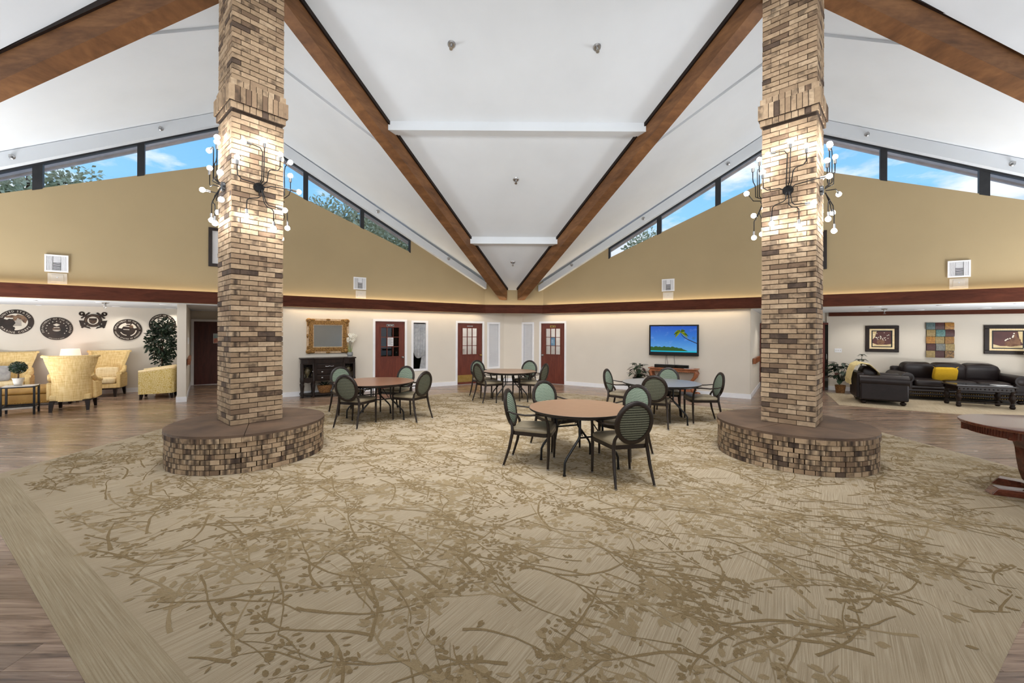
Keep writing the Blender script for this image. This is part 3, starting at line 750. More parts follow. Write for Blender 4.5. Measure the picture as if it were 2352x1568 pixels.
# ---------------------------------------------------------------- brick columns on round plinths
W_ = 0.614; CH = 0.0667; BH = 0.0567
def box_mesh(name, lx, ly, lz, mat, ch=0.004):
    mb = MB(); x, y, z = lx / 2, ly / 2, lz / 2
    # chamfered block: inset outer face
    mb.box(-x, x, -y, y, -z, z)
    return mb.mesh(name, mat)
B_STR = box_mesh('brick_long', 0.198, 0.098, BH, M_BRICK)
B_HEAD = box_mesh('brick_end', 0.095, 0.098, BH, M_BRICK)
B_SOLD = box_mesh('brick_upright', 0.054, 0.11, 0.2, M_BRICK)
def column(nm_lab, cx, cy, psi, z0, ztop, plinth_lab):
    root = thing('brick_column', nm_lab, 'column', (cx, cy, z0), psi)
    h = W_ / 2
    MB().box(-h + .012, h - .012, -h + .012, h - .012, 0, ztop - z0).obj('mortar_core', M_MORTAR, root)
    rest = MB(); cnt = 0
    zc0, zc1 = 4.50 - z0, 4.875 - z0
    rj = random.Random(5)
    courses = []
    z = 0.0
    while z + CH < zc0: courses.append(z); z += CH
    lowN = len(courses)
    z = zc1
    while z + CH < ztop - z0: courses.append(z); z += CH
    for ci, z in enumerate(courses):
        even = ci % 2 == 0
        zc = z + BH / 2 + .005
        L = W_ / 3
        for face in range(4):      # 0: -y, 1: +x, 2: +y, 3: -x
            full = even == (face % 2 == 0)
            offs = (-L, 0.0, L) if full else (-L / 2, L / 2)
            ang = (0, PI / 2, PI, -PI / 2)[face]
            for o_ in offs:
                M_ = Matrix.Rotation(ang, 4, 'Z') @ Matrix.Translation((o_, -h + .049 + rj.uniform(-.0025, .0025), zc))
                vis = (face == 0 or (face == 1 and cx > 0) or (face == 3 and cx < 0))
                single = vis and ci < lowN and cnt < 258 and z < 3.75
                if single:
                    o = inst('brick', B_STR, root); o.matrix_local = M_; cnt += 1
                else:
                    rest.box(-.099, .099, -.049, .049, -BH / 2, BH / 2, M_)
    # corbelled collar: header course, soldier course, header course
    def collar(zb, hgt, out, n, single):
        nonlocal cnt
        hw = h + out; L = 2 * hw / n
        for face in range(4):
            ang = (0, PI / 2, PI, -PI / 2)[face]
            vis = single and (face == 0 or (face == 1 and cx > 0) or (face == 3 and cx < 0))
            for i in range(n):
                o_ = -hw + L * (i + .5)
                M_ = Matrix.Rotation(ang, 4, 'Z') @ Matrix.Translation((o_, -hw + .05 + rj.uniform(-.003, .003), zb + hgt / 2))
                mb = MB().box(-L / 2 + .0045, L / 2 - .0045, -.05, .05, -hgt / 2 + .004, hgt / 2 - .004)
                if vis:
                    key = 'collar%.3f%.3f' % (hgt, L)
                    if key not in CME: CME[key] = mb.mesh('brick_collar', M_BRICK)
                    o = inst('brick', CME[key], root); o.matrix_local = M_
                else:
                    rest.add([tuple(M_ @ Vector(p)) for p in mb.v], mb.f)
        MB().box(-hw + .012, hw - .012, -hw + .012, hw - .012, zb + .002, zb + hgt - .002).obj('mortar_bed', M_MORTAR, root)
    collar(zc0 - .0, .085, .020, 9, True)
    collar(zc0 + .085, .205, .042, 11, True)
    collar(zc0 + .29, .085, .020, 9, False)
    rest.obj('bricks_beyond', M_BRICKI, root, kind='stuff')
    # plinth
    return root
CME = {}
def plinth(lab, cx, cy, Rr, hgt):
    root = thing('brick_plinth', lab, 'plinth', (cx, cy, 0.005), 0)
    MB().lathe([(Rr - .03, 0), (Rr - .03, hgt - .03)], 48).obj('mortar_core', M_MORTAR, root)
    # stone top in four slabs with fine joints
    for q_ in range(4):
        a0 = PI / 2 * q_ + .5; n = 12
        poly = [(0.006 * math.cos(a0 + PI / 4) , 0.006 * math.sin(a0 + PI / 4), hgt - .03)]
        g = .003 / Rr
        for i in range(n + 1):
            a = a0 + g + (PI / 2 - 2 * g) * i / n
            poly.append(((Rr + .012) * math.cos(a), (Rr + .012) * math.sin(a), hgt - .03))
        MB().ext(poly, (0, 0, .03)).obj('stone_slab', M_SLAB, root)
    rows = 7; rh = (hgt - .03) / rows; nb = 54; cnt = 0
    rest = MB(); rj = random.Random(9)
    to_cam = math.atan2(0 - cy, -0.163 - cx)
    def wedge(r0, r1, da, hh):
        mb = MB(); n = 2; P = []
        for zz in (0, hh):
            for k in range(n + 1):
                a = -da / 2 + da * k / n
                P += [(r1 * math.cos(a), r1 * math.sin(a), zz)]
            for k in range(n, -1, -1):
                a = -da / 2 + da * k / n
                P += [(r0 * math.cos(a), r0 * math.sin(a), zz)]
        m = 2 * (n + 1)
        fs = [tuple(range(m))[::-1], tuple(range(m, 2 * m))] + [(i, (i + 1) % m, m + (i + 1) % m, m + i) for i in range(m)]
        return mb.add(P, fs)
    da = 2 * PI / nb
    me = wedge(Rr - .1, Rr, da - .009 / Rr, rh - .008).mesh('brick_header', M_BRICKH)
    me2 = wedge(Rr - .1, Rr + .012, da - .004 / Rr, rh - .004).mesh('brick_rim', M_BRICKH)
    for r_ in range(rows):
        for k in range(nb):
            a = da * (k + .5 * (r_ % 2)) + rj.uniform(-.006, .006)
            dlt = (a - to_cam + PI) % (2 * PI) - PI
            z = r_ * rh + .004
            M_ = Matrix.Translation((rj.uniform(-.002, .002), rj.uniform(-.002, .002), z)) @ Matrix.Rotation(a, 4, 'Z')
            top = r_ == rows - 1
            if abs(dlt) < R(92) and cnt < 298:
                o = inst('brick', me2 if top else me, root); o.matrix_local = M_; cnt += 1
            else:
                mb = wedge(Rr - .1, Rr, da - .009 / Rr, rh - .008)
                rest.add(mb.v, mb.f, M_)
    rest.obj('bricks_beyond', M_BRICKI, root, kind='stuff')
    return root
PXL, PXR = (-3.72, 5.59), (3.72, 5.59)
plinth('round brick plinth with brown stone top under the left column', -3.695, 5.557, .9026, .451)
plinth('round brick plinth with brown stone top under the right column', 3.695, 5.557, .9026, .451)
COLS = [(-3.735, 5.61, R(48.5)), (3.735, 5.61, R(-44.2))]
column('square brick column with upright brick collar, standing left of the tables', *COLS[0], .457, 7.15, '')
column('square brick column with upright brick collar, standing right of the tables', *COLS[1], .457, 7.15, '')
# ---------------------------------------------------------------- branching bulb sconces, one on each column face
def arm_paths():
    # (u, v, out) points in the face plane: u to the viewer's right, v up, out from the brick; last two points are socket direction
    return [
        [(0, .03, .05), (.03, .08, .09), (.04, .48, .09), (.04, .52, .09)],
        [(-.01, .03, .05), (.0, .08, .12), (.01, .44, .12), (-.02, .49, .12), (-.09, .50, .12), (-.12, .50, .12)],
        [(-.04, .0, .05), (-.08, .02, .1), (-.22, .03, .1), (-.265, .07, .1), (-.27, .16, .1), (-.27, .20, .1)],
        [(.03, .03, .05), (.06, .07, .13), (.075, .2, .13), (.1, .235, .13), (.185, .25, .13), (.215, .29, .13), (.217, .36, .13), (.217, .39, .13)],
        [(.04, .0, .05), (.1, .01, .15), (.3, .03, .15), (.36, .03, .15)],
        [(-.01, -.04, .05), (-.01, -.14, .1), (-.04, -.165, .1), (-.13, -.19, .1), (-.16, -.22, .1), (-.165, -.30, .1), (-.165, -.34, .1)],
        [(.02, -.04, .05), (.03, -.22, .13), (.06, -.26, .13), (.12, -.28, .13), (.14, -.31, .13), (.14, -.40, .13), (.14, -.44, .13)],
        [(.03, -.03, .05), (.06, -.20, .1), (.09, -.23, .1), (.16, -.235, .1), (.2, -.24, .1)],
    ]
def sconce(lab, loc, rotz):
    root = thing('wall_sconce', lab, 'sconce', loc, rotz, 'bulb sconces on the brick columns')
    # local: +X viewer right, -Y out of the face, Z up
    def L(p): return (p[0], -p[2], p[1])
    MB().tube([(0, -.002, 0), (0, -.03, 0)], [.065, .06], 20).obj('backplate', M_BLACK, root, 40)
    for P in arm_paths():
        Q = [L(p) for p in P]
        sm = []
        for i in range(len(Q) - 1):
            sm.append(Q[i]); sm.append(tuple((Vector(Q[i]) * .5 + Vector(Q[i + 1]) * .5)))
        sm.append(Q[-1])
        a = MB().tube(sm, .0062, 6).obj('arm', M_IRON, root, 60)
        d_ = (Vector(Q[-1]) - Vector(Q[-2])).normalized(); e = Vector(Q[-1])
        MB().tube([e, e + d_ * .06], .017, 10).obj('socket', M_STEEL, a, 40)
        c = e + d_ * .09
        bm_ = MB()
        nrm = d_
        bm_.sph(tuple(c), .033, 14, 8)
        bm_.tube([e + d_ * .055, c], [.015, .03], 10)
        bm_.obj('bulb', M_BULB, a, 60)
    return root
sc0 = None
FACE = {0: 'front', 1: 'right', 2: 'rear', 3: 'left'}
for ci, (cx, cy, psi) in enumerate(COLS):
    side = 'left' if cx < 0 else 'right'
    for face in range(4):
        ang = psi + (0, PI / 2, PI, -PI / 2)[face]
        out = Vector((math.sin(ang), -math.cos(ang), 0))
        loc = Vector((cx, cy, 3.56)) + out * (W_ / 2 + .001)
        if side == 'left':
            where = ['facing the front of the room', 'facing the far tables, mostly hidden', 'facing the far wall, behind the brick', 'facing the left wall, seen side on'][face]
        else:
            where = ['facing the front of the room', 'facing the right wall, seen side on', 'facing the far wall, behind the brick', 'facing the far tables, mostly hidden'][face]
        lab = 'black branching bulb sconce on the %s brick column, %s' % (side, where)
        if sc0 is None: sc0 = sconce(lab, loc, ang)
        else: dup(sc0, loc, ang, lab)
# ---------------------------------------------------------------- lettering helper (flat glyph meshes)
_GL = {}
def glyph(ch):
    if ch in _GL: return _GL[ch]
    cu = bpy.data.curves.new('glyph', 'FONT'); cu.body = ch; cu.size = 1.0; cu.resolution_u = 2
    ob = bpy.data.objects.new('glyph', cu); COL.objects.link(ob)
    dg = bpy.context.evaluated_depsgraph_get(); dg.update()
    me = ob.evaluated_get(dg).to_mesh()
    vs = [tuple(v.co) for v in me.vertices]; fs = [tuple(p.vertices) for p in me.polygons]
    ob.evaluated_get(dg).to_mesh_clear()
    bpy.data.objects.remove(ob); bpy.data.curves.remove(cu)
    x = [v[0] for v in vs] or [0, .3]
    _GL[ch] = (vs, fs, min(x), max(x) - min(x)); return _GL[ch]
def text_line(mb, txt, cx, cz, size, y, M=None, bold=0.0, xs=1.0):
    """flat text in the XZ plane centred on cx, facing -Y"""
    wd = [(glyph(c)[3] if c != ' ' else .28) + .1 for c in txt]; x = -sum(wd) / 2
    for c, w_ in zip(txt, wd):
        if c != ' ':
            vs, fs, x0, _ = glyph(c)
            mb.add([(cx + (x + v[0] - x0 + .05) * size * xs, y, cz + v[1] * size - size * .35) for v in vs], fs, M)
        x += w_
def text_arc(mb, txt, r, a0, a1, size, y, top=True, M=None):
    """letters along a circle in the XZ plane; angles in degrees measured from +X, going a0 -> a1"""
    wd = [(glyph(c)[3] if c != ' ' else .3) + .12 for c in txt]; T = sum(wd); acc = 0
    for c, w_ in zip(txt, wd):
        a = R(a0 + (a1 - a0) * (acc + w_ / 2) / T); acc += w_
        if c == ' ': continue
        vs, fs, x0, gw = glyph(c)
        rot = a - PI / 2 if top else a + PI / 2
        cs, sn = math.cos(rot), math.sin(rot)
        o_ = [((v[0] - x0 - gw / 2) * size, (v[1] - .35) * size) for v in vs]
        mb.add([(r * math.cos(a) + x_ * cs - z_ * sn, y, r * math.sin(a) + x_ * sn + z_ * cs) for x_, z_ in o_], fs, M)
# ---------------------------------------------------------------- doors and sidelights in the lower walls (local: +X right, +Y into the wall)
def wall_thing(name, label, cat, sd, s, d, z, kind=None, group=None):
    p = wp(sd, s, d, z)
    return thing(name, label, cat, tuple(p), wrot(sd), group, kind)
dn = [0]
def door(sd, sa, sb, ztop, glassm, knob_right, kick=False, sign=None, paper=None, room=None, leaf=M_DOOR):
    dn[0] += 1
    w_ = sb - sa; h = w_ / 2
    root = wall_thing('door_%d' % dn[0], None, None, sd, (sa + sb) / 2, 0, 0, kind='structure')
    # casing
    c = .062
    mb = MB().box(-h - c, -h, -.018, .06, 0, ztop + c).box(h, h + c, -.018, .06, 0, ztop + c).box(-h, h, -.018, .06, ztop, ztop + c)
    mb.obj('casing', M_TRIM, root)
    # leaf with a glazed opening
    gx, g0, g1 = .26, 0.965, 1.80
    yl0, yl1 = .02, .062
    mb = MB().box(-h + .004, -gx, yl0, yl1, .012, ztop - .006).box(gx, h - .004, yl0, yl1, .012, ztop - .006).box(-gx, gx, yl0, yl1, .012, g0).box(-gx, gx, yl0, yl1, g1, ztop - .006)
    lf = mb.obj('leaf', leaf, root)
    ML = M_DOOR if leaf is M_DOOR else leaf
    fr = MB()
    fr.box(-gx - .03, gx + .03, .002, .03, g1, g1 + .028).box(-gx - .03, gx + .03, .002, .03, g0 - .028, g0).box(-gx - .02, -gx, .006, .03, g0, g1).box(gx, gx + .02, .006, .03, g0, g1)
    fr.obj('glazing_frame', ML, root)
    xs = [-gx, -gx / 3, gx / 3, gx]; zs = [g0, g0 + (g1 - g0) / 3, g0 + 2 * (g1 - g0) / 3, g1]
    for x in xs[1:-1]: MB().box(x - .009, x + .009, .012, .05, g0, g1).obj('glazing_bar', ML, root)
    for z in zs[1:-1]: MB().box(-gx, gx, .011, .051, z - .009, z + .009).obj('glazing_bar', ML, root)
    for i in range(3):
        for j in range(3):
            MB().box(xs[i] + .009, xs[i + 1] - .009, .036, .041, zs[j] + .009, zs[j + 1] - .009).obj('pane', glassm, root)
    kx = (h - .065) * (1 if knob_right else -1)
    kb = MB().tube([(kx, .02, .93), (kx, .008, .93)], .028, 14).tube([(kx, .01, .93), (kx, -.03, .93)], .011, 10).sph((kx, -.045, .93), .028, 12, 8)
    kb.obj('door_knob', M_BRASS if knob_right and kick else M_STEEL, root, 40)
    for z in (.25, 1.0, 1.72):
        hx = -h if knob_right else h
        MB().tube([(hx, .012, z - .045), (hx, .012, z + .045)], .008, 6).obj('hinge', M_STEEL, root, 40)
    if kick: MB().box(-h + .02, h - .02, .016, .021, .08, .305).obj('kick_plate', M_BRASS, root)
    MB().box(-h, h, .0, .09, 0, .012).obj('threshold', M_STEEL, root)
    return root, h
def room_box(sd, sa, sb, depth, mat, power, nm, col=(1, .98, .95)):
    mb = MB()
    d0, d1 = -.13, -.13 - depth
    band(mb, sd, sa, sb, d1 - .05, d1, 0, 2.5); band(mb, sd, sa - .05, sa, d1, d0, 0, 2.5); band(mb, sd, sb, sb + .05, d1, d0, 0, 2.5)
    band(mb, sd, sa - .05, sb + .05, d1, d0, 2.3, 2.4); band(mb, sd, sa - .05, sb + .05, d1, d0, 0, .01)
    struct(mb, nm, mat)
    if power:
        l = bpy.data.lights.new('room_lamp', 'POINT'); l.energy = power; l.shadow_soft_size = .12; l.color = col
        o = bpy.data.objects.new('room_lamp', l); COL.objects.link(o); o.location = wp(sd, (sa + sb) / 2, d0 - depth * .55, 2.1)
d1_, h1 = door(-1, 3.856, 4.707, 1.975, M_GLASS, True)
room_box(-1, 3.0, 5.0, 1.6, M_VOID, 0, 'wall_store_room')  # walls coloured black to imitate an unlit room behind the door
sg = MB().box(-.095, .095, .004, .02, 1.832, 1.882).obj('sign_plate', M_BLACK, d1_)
MB().box(-.105, .105, .008, .02, 1.824, 1.892).obj('sign_border', M_STEEL, d1_)
t_ = MB()
for x0, x1 in ((-.07, -.052), (-.05, -.034), (-.032, -.017), (-.014, -.002), (.01, .026), (.028, .044), (.046, .06), (.062, .074)): t_.box(x0, x1, .002, .005, 1.848, 1.868)
t_.obj('sign_lettering', M_POTW, sg)
pp = MB().box(-.075, .09, .002, .006, 1.262, 1.508).obj('paper_notice', M_PAPER, d1_)
t_ = MB()
for k in range(11): t_.box(-.06, .075 - (.05 if k in (0, 4, 8) else 0), .0005, .003, 1.478 - k * .018, 1.484 - k * .018)
t_.obj('notice_lines', M_INK, pp)
d2_, h2 = door(-1, 1.273, 2.163, 1.97, M_GLASS, True, kick=True)
MB().box(-.10, .10, .004, .02, 1.862, 1.878).obj('sign_strip', M_STEEL, d2_)
room_box(-1, .55, 2.35, 2.2, M_ROOMIN, 42, 'wall_bright_room')
# things seen through the glass of the second door: a counter with a pale screen and a blind
ob_ = wall_thing('filing_counter', 'pale counter with papers seen through the glazed red door with brass kick plate', 'counter', -1, 1.75, -1.6, 0)
MB().box(-.5, .5, -.22, .22, .011, 1.05).obj('body', M_ROOMIN, ob_)
MB().box(-.52, .52, -.24, .24, 1.05, 1.09).obj('worktop', M_POTW, ob_)
MB().box(-.5, -.1, -.2, .1, 1.09, 1.25).obj('paper_stack', M_PAPER, ob_)
d3_, h3 = door(1, 1.018, 1.868, 1.98, M_GLASS, False)
room_box(1, .3, 2.3, 1.8, M_ROOMIN, 40, 'wall_blind_room')
sg = MB().box(-.1, .1, .004, .02, 1.845, 1.905).obj('sign_plate', M_BRASS, d3_)
t_ = MB()
for k, (x0, x1) in enumerate(((-.075, -.055), (-.05, -.03), (-.025, -.005), (0, .02), (.05, .08))): t_.box(x0, x1, .002, .005, 1.862, 1.888)
t_.obj('sign_lettering', M_BLACK, sg)
bl = MB().box(-.085, .082, .028, .034, 1.25, 1.515).obj('blue_notice', pm('notice_blue', rgb(96, 136, 166), rgb(120, 158, 184), 8, rough=.6), d3_)
t_ = MB()
for k in range(4): t_.box(-.05, .02, .0262, .0285, 1.43 - k * .03, 1.436 - k * .03)
t_.obj('notice_lines', M_PAPER, bl)
# venetian blind hanging behind the third door
vb = wall_thing('venetian_blind', 'pale venetian blind hanging behind the red door with the blue notice', 'blind', 1, 1.44, -.3, .9)
for k in range(30): MB().box(-.42, .42, -.012, .012, k * .034, k * .034 + .004, Matrix.Rotation(R(0), 4, 'X')).obj('slat', M_BLIND, vb)
MB().box(-.43, .43, -.02, .02, 1.03, 1.07).obj('head_rail', M_TRIM, vb)
wn = [2]
def sidelight(sd, sa, sb, z0, z1, kindw):
    """casing outer extents sa..sb, z0..z1"""
    wn[0] += 1
    h = (sb - sa) / 2; c = .062
    root = wall_thing('window_%d' % wn[0], None, None, sd, (sa + sb) / 2, 0, 0, kind='structure')
    mb = MB().box(-h, -h + c, -.018, .1, z0, z1).box(h - c, h, -.018, .1, z0, z1).box(-h + c, h - c, -.018, .1, z1 - c, z1).box(-h + c, h - c, -.018, .1, z0, z0 + c)
    mb.obj('casing', M_TRIM, root)
    a, b, za, zb = -h + c, h - c, z0 + c, z1 - c
    MB().box(a, b, .008, .012, za, zb).obj('pane', M_GLASS, root)
    if kindw == 'blind':
        n = 44
        for k in range(n):
            zz = za + .012 + (zb - za - .05) * k / n
            MB().box(a + .006, b - .004, .022, .025, zz, zz + (zb - za - .05) / n * .9).obj('slat', M_BLIND, root)
        MB().box(a + .008, b - .004, .016, .045, zb - .03, zb - .004).obj('head_rail', M_BLIND, root)
        MB().box(a, b, .034, .04, za, zb).obj('backing', M_BLIND, root)
    else:
        def f(u, v):
            x = a + (b - a) * u; top = zb - .03
            drop = za + (zb - za) * (.27 + .62 * (1 - u) ** 2.2 * 0 + .14 * math.cos(u * 2.6))
            low = za + (zb - za) * (.30 - .07 * math.sin(PI * min(1, u * 1.1)) + .35 * max(0, .25 - u))
            z = top + (low - top) * v
            return (x, .10 + .012 * math.sin(u * 30 + v * 3) * (.4 + v) - .055, z)
        MB().shell(f, 26, 18, lambda u, v: (0, .006, 0)).obj('curtain', M_CURTAIN, root, 60)
        MB().ext([(b - .10, .07, za + .42), (b, .07, za + .45), (b, .07, za), (b - .17, .07, za)], (0, .006, 0)).obj('curtain_tail', M_CURTAIN, root)
        MB().tube([(a, .10, zb - .02), (b, .10, zb - .02)], .01, 8).obj('curtain_rod', M_BLACK, root)
    return root
sidelight(-1, 3.144, 3.659, .505, 2.015, 'curtain')
sidelight(-1, .605, 1.09, .468, 2.01, 'blind')
sidelight(1, .28, .754, .468, 2.02, 'blind')
# end doors of the two passages
cd = thing('door_4', None, None, tuple(wp(-1, 8.72, -4.10, 0)), wrot(-1), kind='structure')
MB().box(-.46, .46, -.03, .02, .012, 1.975).obj('leaf', M_DARKDOOR, cd)
MB().box(-.53, -.46, -.05, .03, 0, 2.04).box(.46, .53, -.05, .03, 0, 2.04).box(-.46, .46, -.05, .03, 1.975, 2.04).obj('casing', M_TRIM, cd)
MB().box(-.46, .46, -.06, .02, 0, .012).obj('threshold', M_STEEL, cd)
ps = MB().box(.02, .24, -.036, -.03, 1.29, 1.60).obj('poster', M_PAPER, cd)
MB().box(.03, .23, -.038, -.036, 1.45, 1.59).obj('poster_sky', pm('poster_blue', rgb(150, 180, 190), rgb(210, 214, 206), 9), ps)
MB().box(.03, .23, -.038, -.036, 1.30, 1.45).obj('poster_flower', pm('poster_pink', rgb(196, 90, 80), rgb(226, 170, 150), 14), ps)
hr = MB()
q0, q1 = wp(-1, 8.955, -.55, .86), wp(-1, 9.15, -2.6, .86)
nn_ = (wp(-1, 8, 0, 0) - wp(-1, 9, 0, 0)).normalized()
hr.hexa([tuple(p) for p in (q0, q1, q1 + nn_ * .06, q0 + nn_ * .06)] + [tuple(p + Vector((0, 0, .14))) for p in (q0, q1, q1 + nn_ * .06, q0 + nn_ * .06)])
tag(hr.obj('handrail', M_OAK), 'orange brown wooden handrail on the cream post wall by the dark red door', 'handrail')
q0, q1 = wp(1, 7.06, -.55, .86), wp(1, 7.16, -2.2, .86); nn_ = (wp(1, 8, 0, 0) - wp(1, 7, 0, 0)).normalized()
q0 = q0 + nn_ * .0; hr = MB()
hr.hexa([tuple(p) for p in (q0, q1, q1 + nn_ * .06, q0 + nn_ * .06)] + [tuple(p + Vector((0, 0, .14))) for p in (q0, q1, q1 + nn_ * .06, q0 + nn_ * .06)])
tag(hr.obj('handrail', M_OAK), 'orange brown wooden handrail in the passage between the television wall and the brick column', 'handrail')
cd = thing('door_5', None, None, tuple(wp(1, 7.62, -3.30, 0)), wrot(1), kind='structure')
MB().box(-.42, .42, -.02, .02, .012, 1.94).obj('leaf', M_DARKGLASS, cd)
MB().box(-.48, -.40, -.04, .03, 0, 2.0).box(.40, .48, -.04, .03, 0, 2.0).box(-.40, .40, -.04, .03, 1.94, 2.0).obj('casing', M_DOOR, cd)
cd = thing('door_6', None, None, tuple(wp(1, 8.55, -3.26, 0)), wrot(1), kind='structure')
MB().box(-.38, .38, -.02, .02, .012, 1.94).obj('leaf', M_DARKGLASS, cd)
MB().box(.22, .30, -.045, -.02, 0, 1.97).box(-.46, -.38, -.04, .03, 0, 2.0).box(-.38, .38, -.04, .03, 1.94, 2.0).obj('casing', M_DOOR, cd)
MB().tube([(.34, -.02, .92), (.34, -.06, .92), (.34, -.06, 1.06), (.34, -.02, 1.06)], .008, 8).obj('pull_handle', M_STEEL, cd, 50)
# ---------------------------------------------------------------- vents, access panels, switches, sprinklers, downlights
def vent(sd, s, z, w_, h_, lab):
    root = thing('air_vent', lab, 'vent', tuple(up(sd, s, .1, z)), wrot(sd), 'air vents on the tan walls')
    x, y = w_ / 2, h_ / 2; f = .03
    MB().box(-x, x, -.028, .0, -y, -y + f).box(-x, x, -.028, 0, y - f, y).box(-x, -x + f, -.028, 0, -y + f, y - f).box(x - f, x, -.028, 0, -y + f, y - f).obj('frame', M_TRIM, root)
    MB().box(-x + f, x - f, -.006, -.001, -y + f, y - f).obj('duct_shade', M_VOID, root)  # black sheet standing in for the shade between the louvres
    xa, xb = -x * .36, x * .42
    for k in range(4):
        for sg_, b_ in ((-1, xa), (1, xb)):
            span = (abs(b_ - sg_ * (x - f))) / 4
            xx = b_ + sg_ * span * (k + .25)
            MB().box(xx - .006, xx + .006, -.026, -.008, -y + f, y - f).obj('louvre', M_TRIM, root)
    for k in range(13):
        zz = -y + f + (h_ - 2 * f) * (k + .5) / 13
        MB().box(xa + .01, xb - .01, -.026, -.009, zz - .0035, zz + .0035, None if k < 7 else Matrix.Identity(4)).obj('louvre', M_TRIM, root)
    MB().box(xa + .01, xb - .01, -.012, -.008, .02, y - f).obj('upper_blade', M_TRIM, root)
    return root
def access(sd, s, z, w_, h_, lab):
    root = thing('access_panel', lab, 'panel', tuple(up(sd, s, .1, z)), wrot(sd), 'small access panels under the vents')
    x, y = w_ / 2, h_ / 2
    MB().box(-x, x, -.012, 0, -y, y).obj('frame', M_SEALIN, root)
    MB().box(-x * .64, x * .64, -.02, -.012, -y * .62, y * .7).obj('hatch', M_WALL, root, bevel=.004)
    MB().tube([(0, -.02, .02), (0, -.026, .02)], .01, 10).obj('lock', M_STEEL, root)
for sd, s, w_, lab in ((-1, 10.87, .33, 'white square air vent on the left tan wall above the lounge chairs'), (-1, 5.09, .33, 'white square air vent on the tan wall above the gilt mirror side'), (1, 4.98, .33, 'white square air vent on the tan wall above the television'), (1, 10.63, .33, 'white square air vent on the right tan wall above the sofa corner')):
    vent(sd, s, 3.0, w_, .34, lab)
for sd, s, lab in ((-1, 10.86, 'small cream access panel under the vent above the lounge chairs'), (-1, 5.06, 'small cream access panel under the vent left of the far corner'), (1, 4.98, 'small cream access panel under the vent above the television'), (1, 10.63, 'small cream access panel under the vent above the sofa corner')):
    access(sd, s, 2.70, .27, .21, lab)
def sprinkler(lab, P, nrm, big=1.0):
    n = Vector(nrm).normalized(); P = Vector(P)
    root = thing('sprinkler_head', lab, 'sprinkler', tuple(P), 0, 'fire sprinklers')
    k = big
    MB().tube([(0, 0, 0), n * .018 * k], [.06 * k, .045 * k], 16).obj('escutcheon', M_STEEL, root, 40)
    MB().tube([n * .015 * k, n * .07 * k], [.02 * k, .016 * k], 10).obj('body', M_STEEL, root, 40)
    u = n.orthogonal().normalized()
    for sg_ in (-1, 1): MB().tube([n * .06 * k + u * .012 * sg_ * k, n * .085 * k + u * .024 * sg_ * k, n * .11 * k], .005 * k, 6).obj('frame_arm', M_STEEL, root)
    MB().tube([n * .108 * k, n * .113 * k], .026 * k, 14).obj('deflector', M_STEEL, root)
for (x, y, lab) in ((-1.172, 6.867, 'upper left chrome sprinkler on the far roof slope'), (1.287, 6.891, 'upper right chrome sprinkler on the far roof slope'), (-.046, 9.357, 'chrome sprinkler between the two white cross boxes'), (-.093, 12.041, 'chrome sprinkler near the far corner, below the lower white cross box')):
    sprinkler(lab, (x, y, zcen(y)), (0, -.47, -.88), 1.15)
for sd, s, lab in ((-1, 11.425, 'leftmost sprinkler on the left white cornice'), (-1, 9.27, 'sprinkler on the left cornice beside the left brick column'), (-1, 4.64, 'sprinkler on the left cornice above the far windows'), (-1, 2.52, 'lowest sprinkler on the left cornice near the far corner'), (1, 9.165, 'sprinkler on the right cornice beside the right brick column'), (1, 11.31, 'rightmost sprinkler on the right white cornice'), (1, 6.45, 'sprinkler on the right cornice above the blue sky panes'), (1, 4.33, 'sprinkler on the right cornice above the end window'), (1, 2.15, 'lowest sprinkler on the right cornice near the far corner')):
    p = up(sd, s, .24, head(sd, s) + .15)
    sprinkler(lab, p, (sd * -ST, -CT, 0), .8)
DL = [(-10.22, 8.56), (-9.26, 9.11), (-10.42, 10.67), (-8.39, 9.74), (-9.6, 11.36), (-12.0, 10.3)]
DR_ = [(8.45, 9.56), (9.34, 8.9), (10.4, 10.48), (10.33, 8.31), (9.56, 11.17), (11.2, 9.7), (12.6, 9.2)]
dlm = {}
def downlight(lab, x, y, power, spot=True):
    root = thing('downlight', lab, 'light', (x, y, ZB + .003), 0, 'recessed downlights in the low lounge ceilings')
    if 'a' not in dlm:
        dlm['a'] = MB().lathe([(.085, 0), (.105, 0), (.105, -.012), (.085, -.008)], 24).mesh('trim_ring', M_TRIM, 40)
        dlm['b'] = MB().lathe([(.0, -.001), (.084, -.001), (.084, -.004), (0, -.004)], 24).mesh('lens', M_DOWN, 40)
    inst('trim_ring', dlm['a'], root); inst('lens', dlm['b'], root)
    l = bpy.data.lights.new('downlight_beam', 'SPOT'); l.energy = power; l.spot_size = R(140); l.spot_blend = .7; l.shadow_soft_size = .07; l.color = (1, .94, .86)
    o = bpy.data.objects.new('downlight_beam', l); COL.objects.link(o); o.parent = root; o.location = (0, 0, -.02)
nm_ = ['front row, left end', 'front row beside the sprinkler', 'back row above the shield emblem', 'front row beside the post', 'back row above the ficus tree', 'back row at far left']
for (x, y), n_ in zip(DL, nm_): downlight('recessed downlight over the left lounge, ' + n_, x, y, 27)
nm_ = ['front row beside the column', 'front row, second from the column', 'back row above the framed flower print', 'front row at far right', 'back row beside the corridor door', 'back row above the sofa', 'back row at far right']
for (x, y), n_ in zip(DR_, nm_): downlight('recessed downlight over the right lounge, ' + n_, x, y, 27)
for nm_, sd, s_, d_ in (('left', -1, 8.0, -2.0), ('right', 1, 8.0, -1.8)):  # downlights added to lighten the dark passages
    q_ = wp(sd, s_, d_)
    downlight('recessed downlight in the passage behind the %s brick column' % nm_, q_.x, q_.y, 60)
sprinkler('chrome sprinkler hanging from the left lounge ceiling', (-9.30, 9.22, ZB), (0, 0, -1), 1.1)
